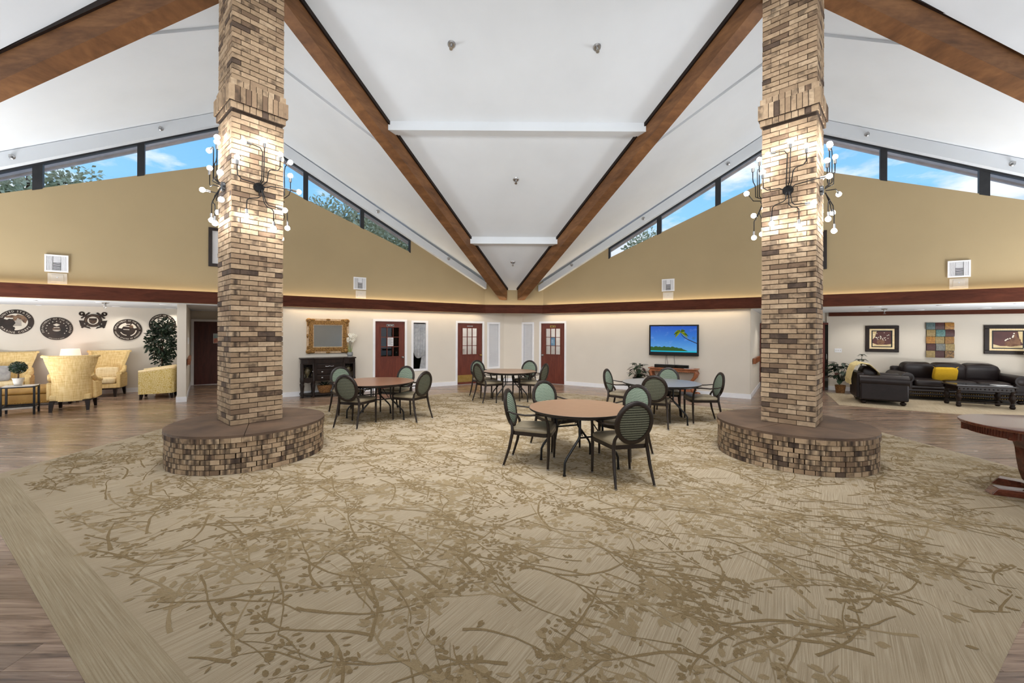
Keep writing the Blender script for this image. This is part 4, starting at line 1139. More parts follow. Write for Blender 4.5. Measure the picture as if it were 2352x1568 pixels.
sprinkler('chrome sprinkler hanging from the right lounge ceiling', (9.25, 10.2, ZB), (0, 0, -1), 1.1)
th_ = thing('thermostat', 'white thermostat on the cream post wall beside the dark red door', 'thermostat', tuple(wp(-1, 9.03, -1.35, 1.42)), wrot(-1) - R(90) - R(4.5))
MB().box(-.13, .13, -.03, 0, -.085, .085).obj('case', M_TRIM, th_, bevel=.006)
MB().box(-.09, .02, -.034, -.03, -.05, .05).obj('display', M_POTW, th_)
sw = wall_thing('light_switch', 'white triple light switch plate on the right lounge wall', 'switch', 1, 9.17, -3.3, 1.18)
MB().box(-.085, .085, -.008, 0, -.058, .058).obj('plate', M_TRIM, sw, bevel=.003)
for x in (-.05, 0, .05): MB().box(x - .008, x + .008, -.016, -.008, -.016, .016).obj('toggle', M_POTW, sw)
# ---------------------------------------------------------------- framed pictures high on the tan walls beside the columns
for sd, s, lab in ((-1, 8.02, 'tall dark framed picture on the tan wall, mostly hidden by the left column'), (1, 8.06, 'tall dark framed picture on the tan wall, mostly hidden by the right column')):
    root = thing('framed_picture', lab, 'picture', tuple(up(sd, s, .1, 3.17)), wrot(sd))
    MB().box(-.42, .42, -.04, 0, 0, .07).box(-.42, .42, -.04, 0, .83, .9).box(-.42, -.35, -.04, 0, .07, .83).box(.35, .42, -.04, 0, .07, .83).obj('frame', M_ESP, root)
    MB().box(-.35, .35, -.015, -.005, .07, .83).obj('mat_board', M_PAPER, root)
    MB().box(-.22, .22, -.018, -.015, .2, .7).obj('print', pm('print_grey', rgb(140, 150, 156), rgb(90, 96, 100), 4), root)
# ---------------------------------------------------------------- gilt mirror
mr = wall_thing('wall_mirror', 'ornate gilt framed mirror hanging above the dark sideboard', 'mirror', -1, 5.94, .0, 1.555)
ow, oh = .515, .455
def ring(x0, z0, x1, z1, ya, yb):
    return MB().box(-x0, x0, ya, yb, z1, z0).box(-x0, x0, ya, yb, -z0, -z1).box(-x0, -x1, ya, yb, -z1, z1).box(x1, x0, ya, yb, -z1, z1)
ring(ow, oh, ow - .05, oh - .05, -.05, 0).obj('outer_rim', M_GILTP, mr)
ring(ow - .05, oh - .05, ow - .15, oh - .15, -.062, 0).obj('carved_frame', M_GILT, mr)
ring(ow - .15, oh - .15, ow - .17, oh - .17, -.045, 0).obj('inner_bead', M_GILTP, mr)
MB().box(-ow + .165, ow - .165, -.03, -.02, -oh + .165, oh - .165).obj('mirror_glass', M_MIRROR, mr)
for sx_ in (-1, 1):
    for sz_ in (-1, 1):
        m_ = MB().sph((sx_ * (ow - .05), -.06, sz_ * (oh - .05)), .055, 12, 8, sc=(1.3, .4, 1.1)).sph((sx_ * (ow - .14), -.055, sz_ * (oh - .03)), .035, 10, 6, sc=(1.8, .4, .8)).sph((sx_ * (ow - .03), -.055, sz_ * (oh - .14)), .035, 10, 6, sc=(.8, .4, 1.8))
        m_.obj('corner_scroll', M_GILT, mr, 60)
for x, z in ((0, oh - .02), (0, -oh + .02), (ow - .02, 0), (-ow + .02, 0)):
    MB().sph((x, -.055, z), .035, 10, 6, sc=(1.6 if x == 0 else .7, .4, .7 if x == 0 else 1.6)).obj('rosette', M_GILT, mr, 60)
# ---------------------------------------------------------------- dark sideboard
sb = wall_thing('sideboard', 'dark carved wooden sideboard on turned legs below the gilt mirror', 'sideboard', -1, 5.965, .25, 0)
hw = .62
top = MB()
prof = [(-hw - .05, .2), (-hw - .05, -.15), (-hw + .12, -.21), (-.36, -.2), (-.34, -.24), (.34, -.24), (.36, -.2), (hw - .12, -.21), (hw + .05, -.15), (hw + .05, .2)]
MB().ext([(x, y, .965) for x, y in prof], (0, 0, .03)).obj('worktop', M_ESP, sb, bevel=.006)
MB().ext([(x * .96, y * .94, .86) for x, y in prof], (0, 0, .105)).obj('frieze', M_ESP, sb)
MB().box(-.34, .34, -.2, .19, .42, .86).obj('carcass', M_ESP, sb)
for z0, z1, kn in ((.725, .85, 'pull'), (.575, .715, 'knob'), (.435, .565, 'knob')):
    dr2 = MB().box(-.29, .29, -.225, -.2, z0 + .008, z1 - .008).obj('drawer', M_ESP, sb, bevel=.008)
    if kn == 'pull':
        MB().tube([(-.1, -.23, (z0 + z1) / 2), (-.05, -.25, (z0 + z1) / 2 - .008), (0, -.245, (z0 + z1) / 2 + .004), (.05, -.25, (z0 + z1) / 2 - .008), (.1, -.23, (z0 + z1) / 2)], .007, 6).obj('drawer_pull', M_STEEL, dr2, 60)
    else:
        for x in (-.17, .17): MB().sph((x, -.24, (z0 + z1) / 2), .02, 10, 6, sc=(1.3, .8, .9)).obj('knob', M_STEEL, dr2, 60)
for sg_ in (-1, 1):
    # open cupboard with a glass door at each end
    xa, xb = sorted((sg_ * .36, sg_ * hw))
    MB().box(xa, xb, .15, .18, .46, .86).box(xa, xb, -.16, .18, .44, .47).box(*( (xb - .02, xb) if sg_ > 0 else (xa, xa + .02)), -.14, .18, .46, .86).obj('cupboard_shell', M_ESP, sb)
    dr2 = MB().box(xa, xa + .03, -.19, -.17, .47, .86).box(xb - .03, xb, -.19, -.17, .47, .86).box(xa + .03, xb - .03, -.19, -.17, .83, .86).box(xa + .03, xb - .03, -.19, -.17, .47, .50).obj('glass_door', M_ESP, sb)
    MB().box(xa + .03, xb - .03, -.182, -.178, .50, .83).obj('pane', M_GLASS, dr2)
    MB().sph((sg_ * .385, -.2, .66), .014, 8, 6).obj('knob', M_STEEL, dr2, 60)
    MB().ext([(x, -.19, z) for x, z in ((xa, .47), (xb, .47), (xb, .40), ((xa + xb) / 2, .37), (xa, .40))], (0, .03, 0)).obj('carved_apron', M_ESP, sb)
    for x in (sg_ * .36, sg_ * (hw - .01)):
        for y in (-.18, .16):
            MB().lathe([(.032, .06), (.036, .08), (.022, .12), (.034, .26), (.04, .31), (.024, .34), (.036, .37), (.036, .47), (.03, .48), (.03, .86)], 12, (x, y, 0)).obj('turned_leg', M_ESP, sb, 50)
            MB().sph((x, y, .034), .034, 10, 6).obj('bun_foot', M_ESP, sb, 60)
MB().ext([(x * .98, y * .9, .055) for x, y in prof], (0, 0, .03)).obj('lower_shelf', M_ESP, sb, bevel=.006)
# vases behind the glass, basket on the shelf, orchid on the top
def vase_urn(sd, s, d, z, k, lab):
    u_ = wall_thing('urn', lab, 'urn', sd, s, d, z)
    MB().lathe([(.035 * k, 0), (.04 * k, .012), (.018 * k, .04), (.03 * k, .07), (.065 * k, .14), (.07 * k, .19), (.045 * k, .24), (.03 * k, .26), (.045 * k, .285)], 18).obj('body', pm('urn_glaze_%d' % int(s * 100), rgb(120, 108, 76), rgb(74, 66, 50), 18, rough=.35), u_, 60)
    for sg_ in (-1, 1): MB().tube([(sg_ * .04 * k, 0, .25), (sg_ * .085 * k, 0, .24), (sg_ * .085 * k, 0, .19), (sg_ * .066 * k, 0, .16)], .006, 6).obj('handle', M_BRASS, u_, 60)
vase_urn(-1, 5.965 + .49, .27, .474, 1.0, 'bronze green two handled urn behind the left glass door of the sideboard')
vase_urn(-1, 5.965 - .49, .27, .474, .9, 'bronze green urn behind the right glass door of the sideboard')
bk = wall_thing('wicker_basket', 'brown wicker basket of greenery on the lower shelf of the sideboard', 'basket', -1, 5.965 + .02 + .06, .25, .088)
MB().lathe([(.10, 0), (.13, .1), (.15, .19), (.135, .19), (.115, .1), (.09, .02)], 18, M=Matrix.Diagonal((1.25, .8, 1, 1))).obj('body', M_WICKER, bk, 50)
for k in range(6):
    z = .02 + k * .03; r_ = .103 + .0075 * k * 1.0
    MB().tube([(r_ * 1.27 * math.cos(a), r_ * .82 * math.sin(a), z) for a in [2 * PI * i / 20 for i in range(20)]], .007, 5, True).obj('woven_band', M_WICKER, bk, 60)
gm = MB(); rr = random.Random(4)
for k in range(60):
    a = rr.uniform(0, 2 * PI); r_ = rr.uniform(0, .12); p = Vector((r_ * 1.2 * math.cos(a), r_ * .7 * math.sin(a), .18 + rr.uniform(0, .06))); d_ = Vector((math.cos(a), math.sin(a), rr.uniform(.2, 1))).normalized() * rr.uniform(.05, .09); u = d_.cross(Vector((0, 0, 1))).normalized() * .018
    gm.add([p, p + d_ * .5 + u, p + d_, p + d_ * .5 - u], [(0, 1, 2, 3)])
gm.obj('greenery', M_LEAFD, bk, kind='stuff')
vs_ = wall_thing('flower_vase', 'grey ribbed vase of white flowers on the right end of the sideboard', 'vase', -1, 5.42, .22, .996)
MB().lathe([(.05, 0), (.065, .02), (.075, .06), (.07, .11), (.062, .13), (.054, .13), (.06, .06), (.02, .02)], 20).obj('vase', pm('vase_grey', rgb(110, 112, 114), rgb(150, 152, 150), 6, stretch=(1, 1, 10), rough=.3), vs_, 50)
MB().lathe([(.06, 0), (.06, .014)], 18, (0, 0, -.0)).obj('saucer', M_POTW, vs_, 40)
for k in range(7):
    a = 2 * PI * k / 7; dx, dy = math.cos(a) * .03, math.sin(a) * .03
    MB().shell(lambda u, v: (dx + math.cos(a) * .05 * v + (u - .5) * .014 * (1 - v), dy + math.sin(a) * .05 * v, .1 + v * (.26 + .03 * (k % 3))), 2, 6, lambda u, v: (0, .004, 0)).obj('leaf_blade', pm('leaf_pale_%d' % k, rgb(150, 160, 96), rgb(110, 130, 70), 9) if k == 0 else bpy.data.materials['leaf_pale_0'], vs_, 60)
M_PETAL = pm('petal_white', rgb(240, 236, 222), rgb(226, 218, 200), 12, rough=.8)
rr = random.Random(8)
for st_ in range(3):
    bx, by = (st_ - 1) * .05 + .02, (st_ % 2) * .03
    sm_ = MB().tube([(0, 0, .1), (bx * .5, by, .35), (bx * 1.4 + .03, by, .56)], .004, 6).obj('stem', M_LEAFD, vs_, 60)
    for k in range(6):
        c = Vector((bx * 1.3 + .02 + rr.uniform(-.05, .05), by + rr.uniform(-.03, .03), .42 + k * .035))
        bl_ = MB()
        for p_ in range(5):
            a = 2 * PI * p_ / 5; bl_.sph(tuple(c + Vector((math.cos(a) * .022, -.01, math.sin(a) * .022))), .018, 8, 5, sc=(1, .5, 1))
        bl_.obj('blossom', M_PETAL, sm_, 60)
# ---------------------------------------------------------------- television with beach picture
tv = wall_thing('television', 'flat television on the right cream wall showing a palm tree beach', 'television', 1, 5.185, .09, 1.475)
tw, thh = .645, .425
MB().box(-tw, tw, -.045, .02, -thh, thh).obj('bezel', M_BLACK, tv, bevel=.012)
MB().box(-tw, tw, -.052, -.03, -thh, -thh + .085).obj('lower_bar', M_BLACK, tv, bevel=.01)
MB().box(-.2, .2, .02, .088, -.2, .2).obj('wall_bracket', M_BLACK, tv)
def tv_mat():
    m, t, b = newmat('tv_picture')
    sx = t.n('ShaderNodeSeparateXYZ', {0: t.coord()})
    z = t.math('DIVIDE', t.math('ADD', sx.outputs[2], .33), .72)
    sky = t.ramp(z, [(0.0, rgb(40, 150, 190)), (0.05, rgb(70, 150, 190)), (0.1, rgb(84, 146, 200)), (0.5, rgb(52, 112, 188)), (1.0, rgb(34, 76, 170))])
    cn = t.noise(t.mapping(t.coord(), sc=(3, 1, 6)), 1.6, 6, .6)
    colr = t.mix(t.ramp(cn, [(0.56, BW(0)), (0.85, BW(.4))]), sky, rgb(150, 180, 220))
    setb(t, b, base=(0, 0, 0, 1), emit=colr, estr=1.0, rough=.15)
    return m
scr = MB().box(-tw + .045, tw - .045, -.048, -.044, -thh + .10, thh - .04).obj('screen', tv_mat(), tv)
EMG = lambda n, c: em(n, c, 1.0)
m_isl = EMG('tv_island', rgb(52, 84, 46)); m_sea = EMG('tv_sea', rgb(40, 170, 196)); m_sand = EMG('tv_sand', rgb(170, 196, 200)); m_palm = EMG('tv_palm', rgb(66, 86, 24)); m_trunk = EMG('tv_trunk', rgb(50, 44, 50)); m_palm2 = EMG('tv_palm_light', rgb(120, 130, 36))
z0 = -thh + .10
MB().box(-tw + .045, tw - .045, -.0485, -.048, z0, z0 + .03).obj('sea', m_sea, scr)
isl = [(-.6, z0 + .03)] + [(-.6 + .98 * i / 24, z0 + .03 + (.11 + .012 * math.sin(i * 2.3) + .008 * math.sin(i * 5.1)) * (1 - max(0, (i - 12) / 12) ** 2.4)) for i in range(25)] + [(.4, z0 + .03)]
MB().ext([(x, -.049, z) for x, z in isl], (0, .0006, 0)).obj('island', m_isl, scr)
tr = bez((.19, -.0492, .22), (.22, -.0492, .08), (.36, -.0492, .03), (.60, -.0492, -.08), 12)
mb = MB()
for p, q_ in zip(tr, tr[1:]): mb.ext([(p.x, -.0494, p.z - .010), (q_.x, -.0494, q_.z - .012), (q_.x, -.0494, q_.z + .012), (p.x, -.0494, p.z + .010)], (0, .0004, 0))
mb.obj('palm_trunk', m_trunk, scr)
rr = random.Random(2)
for k in range(13):
    a = R(-25 + k * 19.5); L_ = rr.uniform(.13, .21)
    P_ = []
    for i in range(7):
        t_v = i / 6; x = .19 + math.cos(a) * L_ * t_v; z = .22 + math.sin(a) * L_ * t_v * .8 - .10 * t_v ** 2
        P_.append((x, z))
    w_ = lambda i: .034 * math.sin(PI * (i + .4) / 6.6)
    poly = [(x, -.0496 - k * .00003, z + w_(i)) for i, (x, z) in enumerate(P_)] + [(x, -.0496 - k * .00003, z - w_(i)) for i, (x, z) in list(enumerate(P_))[::-1]]
    poly = [p for p in poly]
    MB().ext(poly, (0, .0003, 0)).obj('palm_frond', m_palm if k % 3 else m_palm2, scr)
for k in range(6):
    a = R(60 * k); MB().ext([(.52, -.0494, .06), (.52 + math.cos(a + .3) * .03, -.0494, .06 + math.sin(a + .3) * .03), (.52 + math.cos(a) * .05, -.0494, .06 + math.sin(a) * .05)], (0, .0003, 0)).obj('small_palm', m_palm, scr)
for k, (x, zt, xb, zb_) in enumerate(((-.19, -thh, -.2, -.735), (-.17, -thh, -.155, -.74), (.02, -thh, .02, -.74))):
    tag(MB().tube(bez((x, .03, zt), (x - .03, .03, zt - .1), (x + .07 * (1 if k else -1) * .5, .04, zt - .2), (xb, .05, zb_), 8), .004, 5).obj('tv_cable', M_BLACK, None, loc=tv.location, rotz=tv.rotation_euler.z), ['leftmost', 'middle', 'rightmost'][k] + ' thin black cable hanging below the television', 'cable', 'television cables')
# ---------------------------------------------------------------- carved console with soundbar
cn_ = wall_thing('console_table', 'carved orange brown console table with paw feet below the television', 'console', 1, 5.22, .27, 0)
MB().box(-.63, .63, -.2, .2, .695, .725).obj('top', M_OAK, cn_, bevel=.01)
MB().box(-.58, .58, -.17, .17, .63, .695).obj('apron', M_OAK, cn_)
for k in range(22): MB().tube([(-.56 + k * .0533, -.172, .64), (-.56 + k * .0533, -.172, .625)], [.018, .004], 6).obj('carved_drop', M_OAK, cn_, 60)
for sg_ in (-1, 1):
    for y in (-.14, .12):
        path = [(sg_ * .56, y, .66), (sg_ * .585, y, .6), (sg_ * .55, y, .5), (sg_ * .47, y, .4), (sg_ * .45, y, .3), (sg_ * .49, y, .2), (sg_ * .53, y, .12)]
        MB().tube(path, [.04, .052, .042, .034, .034, .04, .05], 10).obj('scroll_leg', M_OAK, cn_, 60)
        MB().sph((sg_ * .58, y - .03 * (1 if y < 0 else -1), .05), .05, 12, 8, sc=(1.6, 1.0, 1.0)).obj('paw_foot', M_OAK, cn_, 60)
MB().box(-.56, .56, -.15, .14, .12, .16).obj('lower_shelf', M_OAK, cn_, bevel=.012)
MB().box(-.52, .52, -.13, .12, .16, .185).obj('shelf_step', M_OAK, cn_, bevel=.008)
so = wall_thing('soundbar', 'long black soundbar on the carved console table', 'speaker', 1, 5.17, .28, .726)
MB().box(-.44, .44, -.05, .05, 0, .085).obj('case', M_BLACK, so, bevel=.008)
MB().box(-.42, .42, -.052, -.05, .012, .074).obj('grille', M_DARKGLASS, so)
pa = wall_thing('paper_sheet', 'white paper sheet lying on the right end of the console table', 'paper', 1, 5.62, .33, .7255)
MB().box(-.12, .12, -.06, .06, 0, .003).obj('sheet', M_PAPER, pa)
# ---------------------------------------------------------------- leafy plant left of the console
def leafy(name, lab, loc, n, rad, h0, h1, leafl, mats, seed, pot=None, stalk=True, cat='plant'):
    root = thing(name, lab, cat, loc)
    rr = random.Random(seed)
    if pot: pot(root)
    for k in range(n):
        a = 2 * PI * k * .382 + rr.uniform(-.3, .3); u = rr.random()
        hz = h0 + (h1 - h0) * u; r_ = rad * (1.0 - .55 * u) * rr.uniform(.5, 1.0)
        tip = Vector((math.cos(a) * r_, math.sin(a) * r_, hz)); base = Vector((math.cos(a) * .02, math.sin(a) * .02, h0 - .1))
        d_ = (Vector((math.cos(a), math.sin(a), rr.uniform(-.6, .5)))).normalized(); sd_ = d_.cross(Vector((0, 0, 1))).normalized(); L_ = leafl * rr.uniform(.7, 1.15); wv = L_ * .3; up_ = sd_.cross(d_)
        def f(u_, v_):
            ww = math.sin(PI * min(1, v_ * .95 + .04)) ** .8
            return tuple(tip + d_ * L_ * v_ + sd_ * wv * (u_ - .5) * 2 * ww + up_ * (-.25 * L_ * v_ * v_ + .12 * wv * abs(u_ - .5) * 2))
        lf = MB().surf(f, 2, 5).obj('leaf', mats[k % len(mats)], root, 80)
        if stalk: MB().tube([base, (base + tip) / 2 + Vector((0, 0, .03)), tip], .004, 5).obj('stalk', M_LEAFD, lf, 60)
    return root
def pot_std(r0, r1, h, mat):
    def f(root):
        MB().lathe([(r0, 0), (r1, h), (r1 * .86, h), (r1 * .8, h - .03), (0, h - .03)], 20).obj('pot', mat, root, 40)
    return f
def tall_pot(root):
    MB().lathe([(.14, 0), (.14, .03), (.03, .05), (.025, .3), (.14, .33), (.16, .43), (.14, .43), (.12, .40), (0, .40)], 18).obj('pot', M_BLACK, root, 40)
leafy('potted_plant', 'dark leafy pot plant standing left of the carved console table', tuple(wp(1, 4.32, .42, 0)), 46, .24, .50, .83, .16, [M_LEAFD, M_LEAFD, M_LEAFR], 5, tall_pot)
# ---------------------------------------------------------------- round folding tables
def rtable(lab, x, y, r, h, rot, topm, cx_gloss=.3):
    root = thing('round_table', lab, 'table', (x, y, .005), rot)
    MB().lathe([(0, h - .022), (r - .004, h - .022), (r, h - .018), (r, h - .004), (r - .004, h), (0, h)], 56).obj('tabletop', topm, root, 40)
    MB().lathe([(r - .0, h - .02), (r + .004, h - .016), (r + .004, h - .003), (r, h - .001)], 56).obj('edge_band', M_BLACK, root, 60)
    MB().lathe([(r - .07, h - .05), (r - .055, h - .05), (r - .055, h - .022), (r - .07, h - .022)], 48).obj('apron_ring', M_BLACK, root, 40)
    k = r / .61
    for sg in (-1, 1):
        y0 = sg * .30 * k
        fr = MB().tube([(-.2 * k, y0, h - .04), (.2 * k, y0, h - .04)], .014, 8).tube([(-.15 * k, y0, h - .30), (.15 * k, y0, h - .30)], .011, 8)
        fr.obj('cross_bar', M_BLACK, root, 60)
        for sx in (-1, 1):
            path = [(sx * .15 * k, y0, h - .04), (sx * .15 * k, y0, h - .27), (sx * .17 * k, y0, h - .32), (sx * .33 * k, y0 * 1.05, .20), (sx * .355 * k, y0 * 1.06, .15), (sx * .36 * k, y0 * 1.06, .012)]
            lg = MB().tube(path, .0145, 10).obj('leg', M_BLACK, root, 60)
            MB().tube([(sx * .36 * k, y0 * 1.06, .02), (sx * .36 * k, y0 * 1.06, 0)], .018, 10).obj('foot_cap', M_BLACK, lg, 40)
            MB().tube([(sx * .12 * k, y0, h - .28), (sx * .05 * k, y0 * .2, h - .04)], .007, 6).obj('brace', M_BLACK, root, 60)
    return root
def topmat(name, c1, c2, rough):
    m, t, b = newmat(name)
    n = t.noise(t.mapping(t.coord(), sc=(2, 16, 1)), 4, 5, .6)
    setb(t, b, base=t.ramp(n, [(.3, c1), (.7, c2)]), rough=rough, spec=.5)
    return m
M_TOPT = topmat('tabletop_tan', rgb(134, 103, 79), rgb(148, 116, 91), .34)
M_TOPB = topmat('tabletop_brown', rgb(122, 84, 62), rgb(140, 98, 74), .28)
M_TOPG = topmat('tabletop_grey', rgb(120, 122, 124), rgb(134, 136, 138), .3)
M_TOPL = topmat('tabletop_light_brown', rgb(150, 118, 92), rgb(166, 132, 104), .28)
rtable('round folding table with plain tan top, nearest the camera', .70, 5.11, .62, .72, R(20), M_TOPT)
rtable('round folding table with dark brown wood top in front of the sideboard', -2.73, 7.76, .72, .72, R(35), M_TOPB)
rtable('round folding table with light brown top before the far red doors', -.17, 9.97, .64, .72, R(10), M_TOPL)
rtable('round folding table with grey glossy top below the television', 2.72, 7.76, .71, .72, R(-15), M_TOPG)
# ---------------------------------------------------------------- oval back armchairs
def dining_chair(lab):
    root = thing('dining_chair', lab, 'chair', (0, 0, 0), 0, 'oval back chairs at the round tables')
    SH = .445
    # seat: trapezoid with rounded corners
    def outline(w1, w0, y1, y0, rr_, n=5):
        pts = []
        for cx, cy, a0 in ((w1 - rr_, y1 - rr_, 0), (-w1 + rr_, y1 - rr_, 90), (-w0 + rr_ * .6, y0 + rr_ * .6, 180), (w0 - rr_ * .6, y0 + rr_ * .6, 270)):
            r_ = rr_ if a0 < 180 else rr_ * .6
            for i in range(n + 1):
                a = R(a0 + 90 * i / n); pts.append((cx + r_ * math.cos(a), cy + r_ * math.sin(a)))
        return pts
    o = outline(.255, .215, .25, -.235, .09)
    MB().ext([(x, y, SH - .055) for x, y in o], (0, 0, .05)).obj('seat_frame', M_CHAIR, root, 50)
    mb = MB(); rings = []
    prof = [(1.0, 0), (1.012, .018), (.995, .034), (.90, .048), (.70, .056), (.35, .06)]
    n = len(o); vs = []
    for k_, z_ in prof: vs += [(x * k_, (y - .005) * k_ + .005, SH - .008 + z_) for x, y in o]
    vs.append((0, 0.005, SH + .053)); fs = []
    for i in range(len(prof) - 1): fs += [(i * n + j, i * n + (j + 1) % n, (i + 1) * n + (j + 1) % n, (i + 1) * n + j) for j in range(n)]
    L0 = (len(prof) - 1) * n; fs += [(L0 + j, L0 + (j + 1) % n, len(vs) - 1) for j in range(n)]; fs.append(tuple(range(n))[::-1])
    mb.add(vs, fs).obj('seat', M_VINYL, root, 70)
    for sx in (-1, 1):
        # front leg carries on upward as the arm support
        MB().tube([(sx * .245, .215, 0), (sx * .238, .222, .22), (sx * .236, .225, .42), (sx * .245, .215, .55), (sx * .262, .19, .645)], [.013, .018, .021, .017, .015], 10).obj('leg', M_CHAIR, root, 60)
        MB().tube([(sx * .228, -.345, 0), (sx * .212, -.275, .22), (sx * .2, -.235, .42), (sx * .19, -.245, .50), (sx * .172, -.275, .56)], [.013, .018, .021, .018, .014], 10).obj('leg', M_CHAIR, root, 60)
        MB().tube([(sx * .262, .215, .655), (sx * .268, .10, .66), (sx * .27, -.06, .648), (sx * .25, -.2, .658), (sx * .208, -.303, .675)], [.019, .02, .018, .016, .014], 10, flat=.62).obj('armrest', M_CHAIR, root, 60)
    for sx, y in ((-1, .215), (1, .215), (-1, -.345), (1, -.345)):
        MB().tube([(sx * (.245 if y > 0 else .228), y, .014), (sx * (.245 if y > 0 else .228), y, 0)], .0165, 10).obj('glide', M_STEEL, root, 40)
    # oval back, leaning
    C = Vector((0, -.315, .688)); tilt = R(12)
    ex, ez = Vector((1, 0, 0)), Vector((0, -math.sin(tilt), math.cos(tilt))); ny = Vector((0, math.cos(tilt), math.sin(tilt)))
    a_, b_ = .200, .222; n = 40
    vs = []; sec = [(-.024, -.017), (.014, -.02), (.024, -.006), (.024, .012), (.004, .022), (-.018, .018)]; m = len(sec)
    for k in range(n):
        t_ = 2 * PI * k / n
        for dr_, dn_ in sec:
            vs.append(C + ex * ((a_ + dr_) * math.cos(t_)) + ez * ((b_ + dr_) * math.sin(t_)) + ny * dn_)
    fs = [(k * m + j, k * m + (j + 1) % m, ((k + 1) % n) * m + (j + 1) % m, ((k + 1) % n) * m + j) for k in range(n) for j in range(m)]
    MB().add(vs, fs).obj('back_frame', M_CHAIR, root, 60)
    def pad(side, bul):
        vs = []; fs = []; rg = (1.0, .9, .6, .3)
        for q_, kk in enumerate(rg):
            for k in range(n):
                t_ = 2 * PI * k / n
                vs.append(C + ex * ((a_ - .014) * kk * math.cos(t_)) + ez * ((b_ - .014) * kk * math.sin(t_)) + ny * side * (.004 + bul * (1 - kk * kk) ** .6))
        vs.append(C + ny * side * (.004 + bul))
        for q_ in range(len(rg) - 1): fs += [(q_ * n + k, q_ * n + (k + 1) % n, (q_ + 1) * n + (k + 1) % n, (q_ + 1) * n + k) for k in range(n)]
        o_ = (len(rg) - 1) * n; fs += [(o_ + k, o_ + (k + 1) % n, len(vs) - 1) for k in range(n)]
        if side > 0: fs = [f[::-1] for f in fs]
        return MB().add(vs, fs)
    pad(1, .028).obj('back_cushion', M_GREEN, root, 80)
    bp = pad(-1, .012).obj('back_panel', M_OLIVE, root, 80); bp['label'] = 'olive striped rear panel'
    return root
CH = [ # x, y, forward direction, label
    (1.10, 4.66, (-.22, .97), 'oval back chair with its striped olive rear towards the camera at the tan table'),
    (.15, 5.18, (.965, -.26), 'oval back chair standing left of the tan table, seen side on'),
    (.52, 5.90, (.5, -.87), 'oval back chair behind the tan table at its left, green front showing'),
    (1.38, 5.50, (-.76, -.65), 'oval back chair behind the nearest chair, at the right of the tan table'),
    (-2.90, 7.30, (.23, .97), 'oval back chair with its rear to the camera at the dark brown table'),
    (-2.06, 7.79, (-.89, .46), 'oval back chair at the right front of the dark brown table'),
    (-3.50, 8.34, (.69, -.72), 'oval back chair between the dark brown table and the sideboard'),
    (-2.53, 8.52, (-.35, -.94), 'oval back chair behind the dark brown table, before the red door with dark glass'),
    (-.66, 9.88, (.8, .6), 'front left oval back chair at the light brown table before the far doors'),
    (-.83, 10.52, (.6, -.8), 'rear left oval back chair at the light brown table, before the brass kick plate'),
    (.22, 10.48, (-.4, -.92), 'rear right oval back chair at the light brown table, below the narrow far window'),
    (.38, 9.90, (-.86, .5), 'front right oval back chair at the light brown table before the far doors'),
    (2.46, 7.33, (.38, .92), 'oval back chair with its rear to the camera at the grey table'),
    (2.10, 8.10, (.82, -.57), 'oval back chair at the left of the grey table, seen nearly edge on'),
    (3.43, 7.64, (-.985, .1), 'oval back chair at the right of the grey table, by the right plinth'),
    (3.08, 8.36, (-.4, -.92), 'oval back chair behind the grey table, in front of the carved console'),
]
c0 = None
for x, y, (fx, fy), lab in CH:
    rz = math.atan2(-fx, fy)
    if c0 is None:
        c0 = dining_chair(lab); c0.location = (x, y, .005); c0.rotation_euler = (0, 0, rz)
    else: dup(c0, (x, y, .005), rz, lab)
# ---------------------------------------------------------------- big pedestal table at the right edge
pt = thing('pedestal_table', 'large glossy cherry wood table with curved pedestal at the right edge', 'table', (5.1, 3.99, .005), R(-8))
def racetrack(r, L_, n=40):
    return [(r * math.cos(a), r * math.sin(a)) for a in [R(90) + PI * i / n for i in range(n + 1)]] + [(L_ + r * math.cos(a), r * math.sin(a)) for a in [-R(90) + PI * i / n for i in range(n + 1)]]
rt = racetrack(.575, .85)
MB().ext([(x, y, .735) for x, y in rt], (0, 0, .022)).obj('tabletop', M_CHERRY, pt, bevel=.006)
MB().ext([(x, y, .73) for x, y in racetrack(.568, .85)], (0, 0, .006)).obj('edge_bead', M_OAK, pt)
ap = MB().ext([(x, y, .655) for x, y in racetrack(.53, .85)], (0, 0, .075)).obj('apron', M_CHERRY, pt, 50)
rd_me = MB().tube([(0, 0, .66), (0, 0, .728)], .006, 5).mesh('reed', M_CHERRY, 60)
for x, y in racetrack(.531, .85, 70): inst('reed', rd_me, ap, (x, y, 0))
for a in (R(205), R(150), R(255)):
    MB().cb((.532 * math.cos(a), .532 * math.sin(a), .69), (.02, .05, .085), Matrix.Identity(4)).obj('apron_block', M_CHERRY, ap)
# base: two crossed sledge feet and a curved lyre support
bx, by = .36, .22
base_poly = [(-.02, -.16), (.10, -.20), (1.0, -.20), (1.12, -.16), (1.12, .16), (1.0, .2), (.10, .2), (-.02, .16)]
MB().ext([(bx - .22 + x, by + y - .05, .05) for x, y in base_poly], (0, 0, .035)).obj('base_plate', M_CHERRY, pt, bevel=.006)
for (x0, y0, x1, y1) in ((-.30, .20, .25, .02), (.06, .56, .34, .26), (.2, -.3, .4, .02), (1.3, .5, 1.0, .3), (1.3, -.3, 1.0, -.05)):
    a = Vector((x0, y0, 0)); b = Vector((x1, y1, 0)); d_ = (b - a).normalized(); nn = Vector((-d_.y, d_.x, 0)) * .065
    P_ = [a - nn, b - nn, b + nn, a + nn]; Lz = Vector((0, 0, .075)); c_ = d_ * .05
    MB().hexa([tuple(p) for p in P_] + [tuple(P_[0] + c_ + Lz), tuple(P_[1] + Lz), tuple(P_[2] + Lz), tuple(P_[3] + c_ + Lz)]).obj('foot', M_CHERRY, pt, bevel=.006)
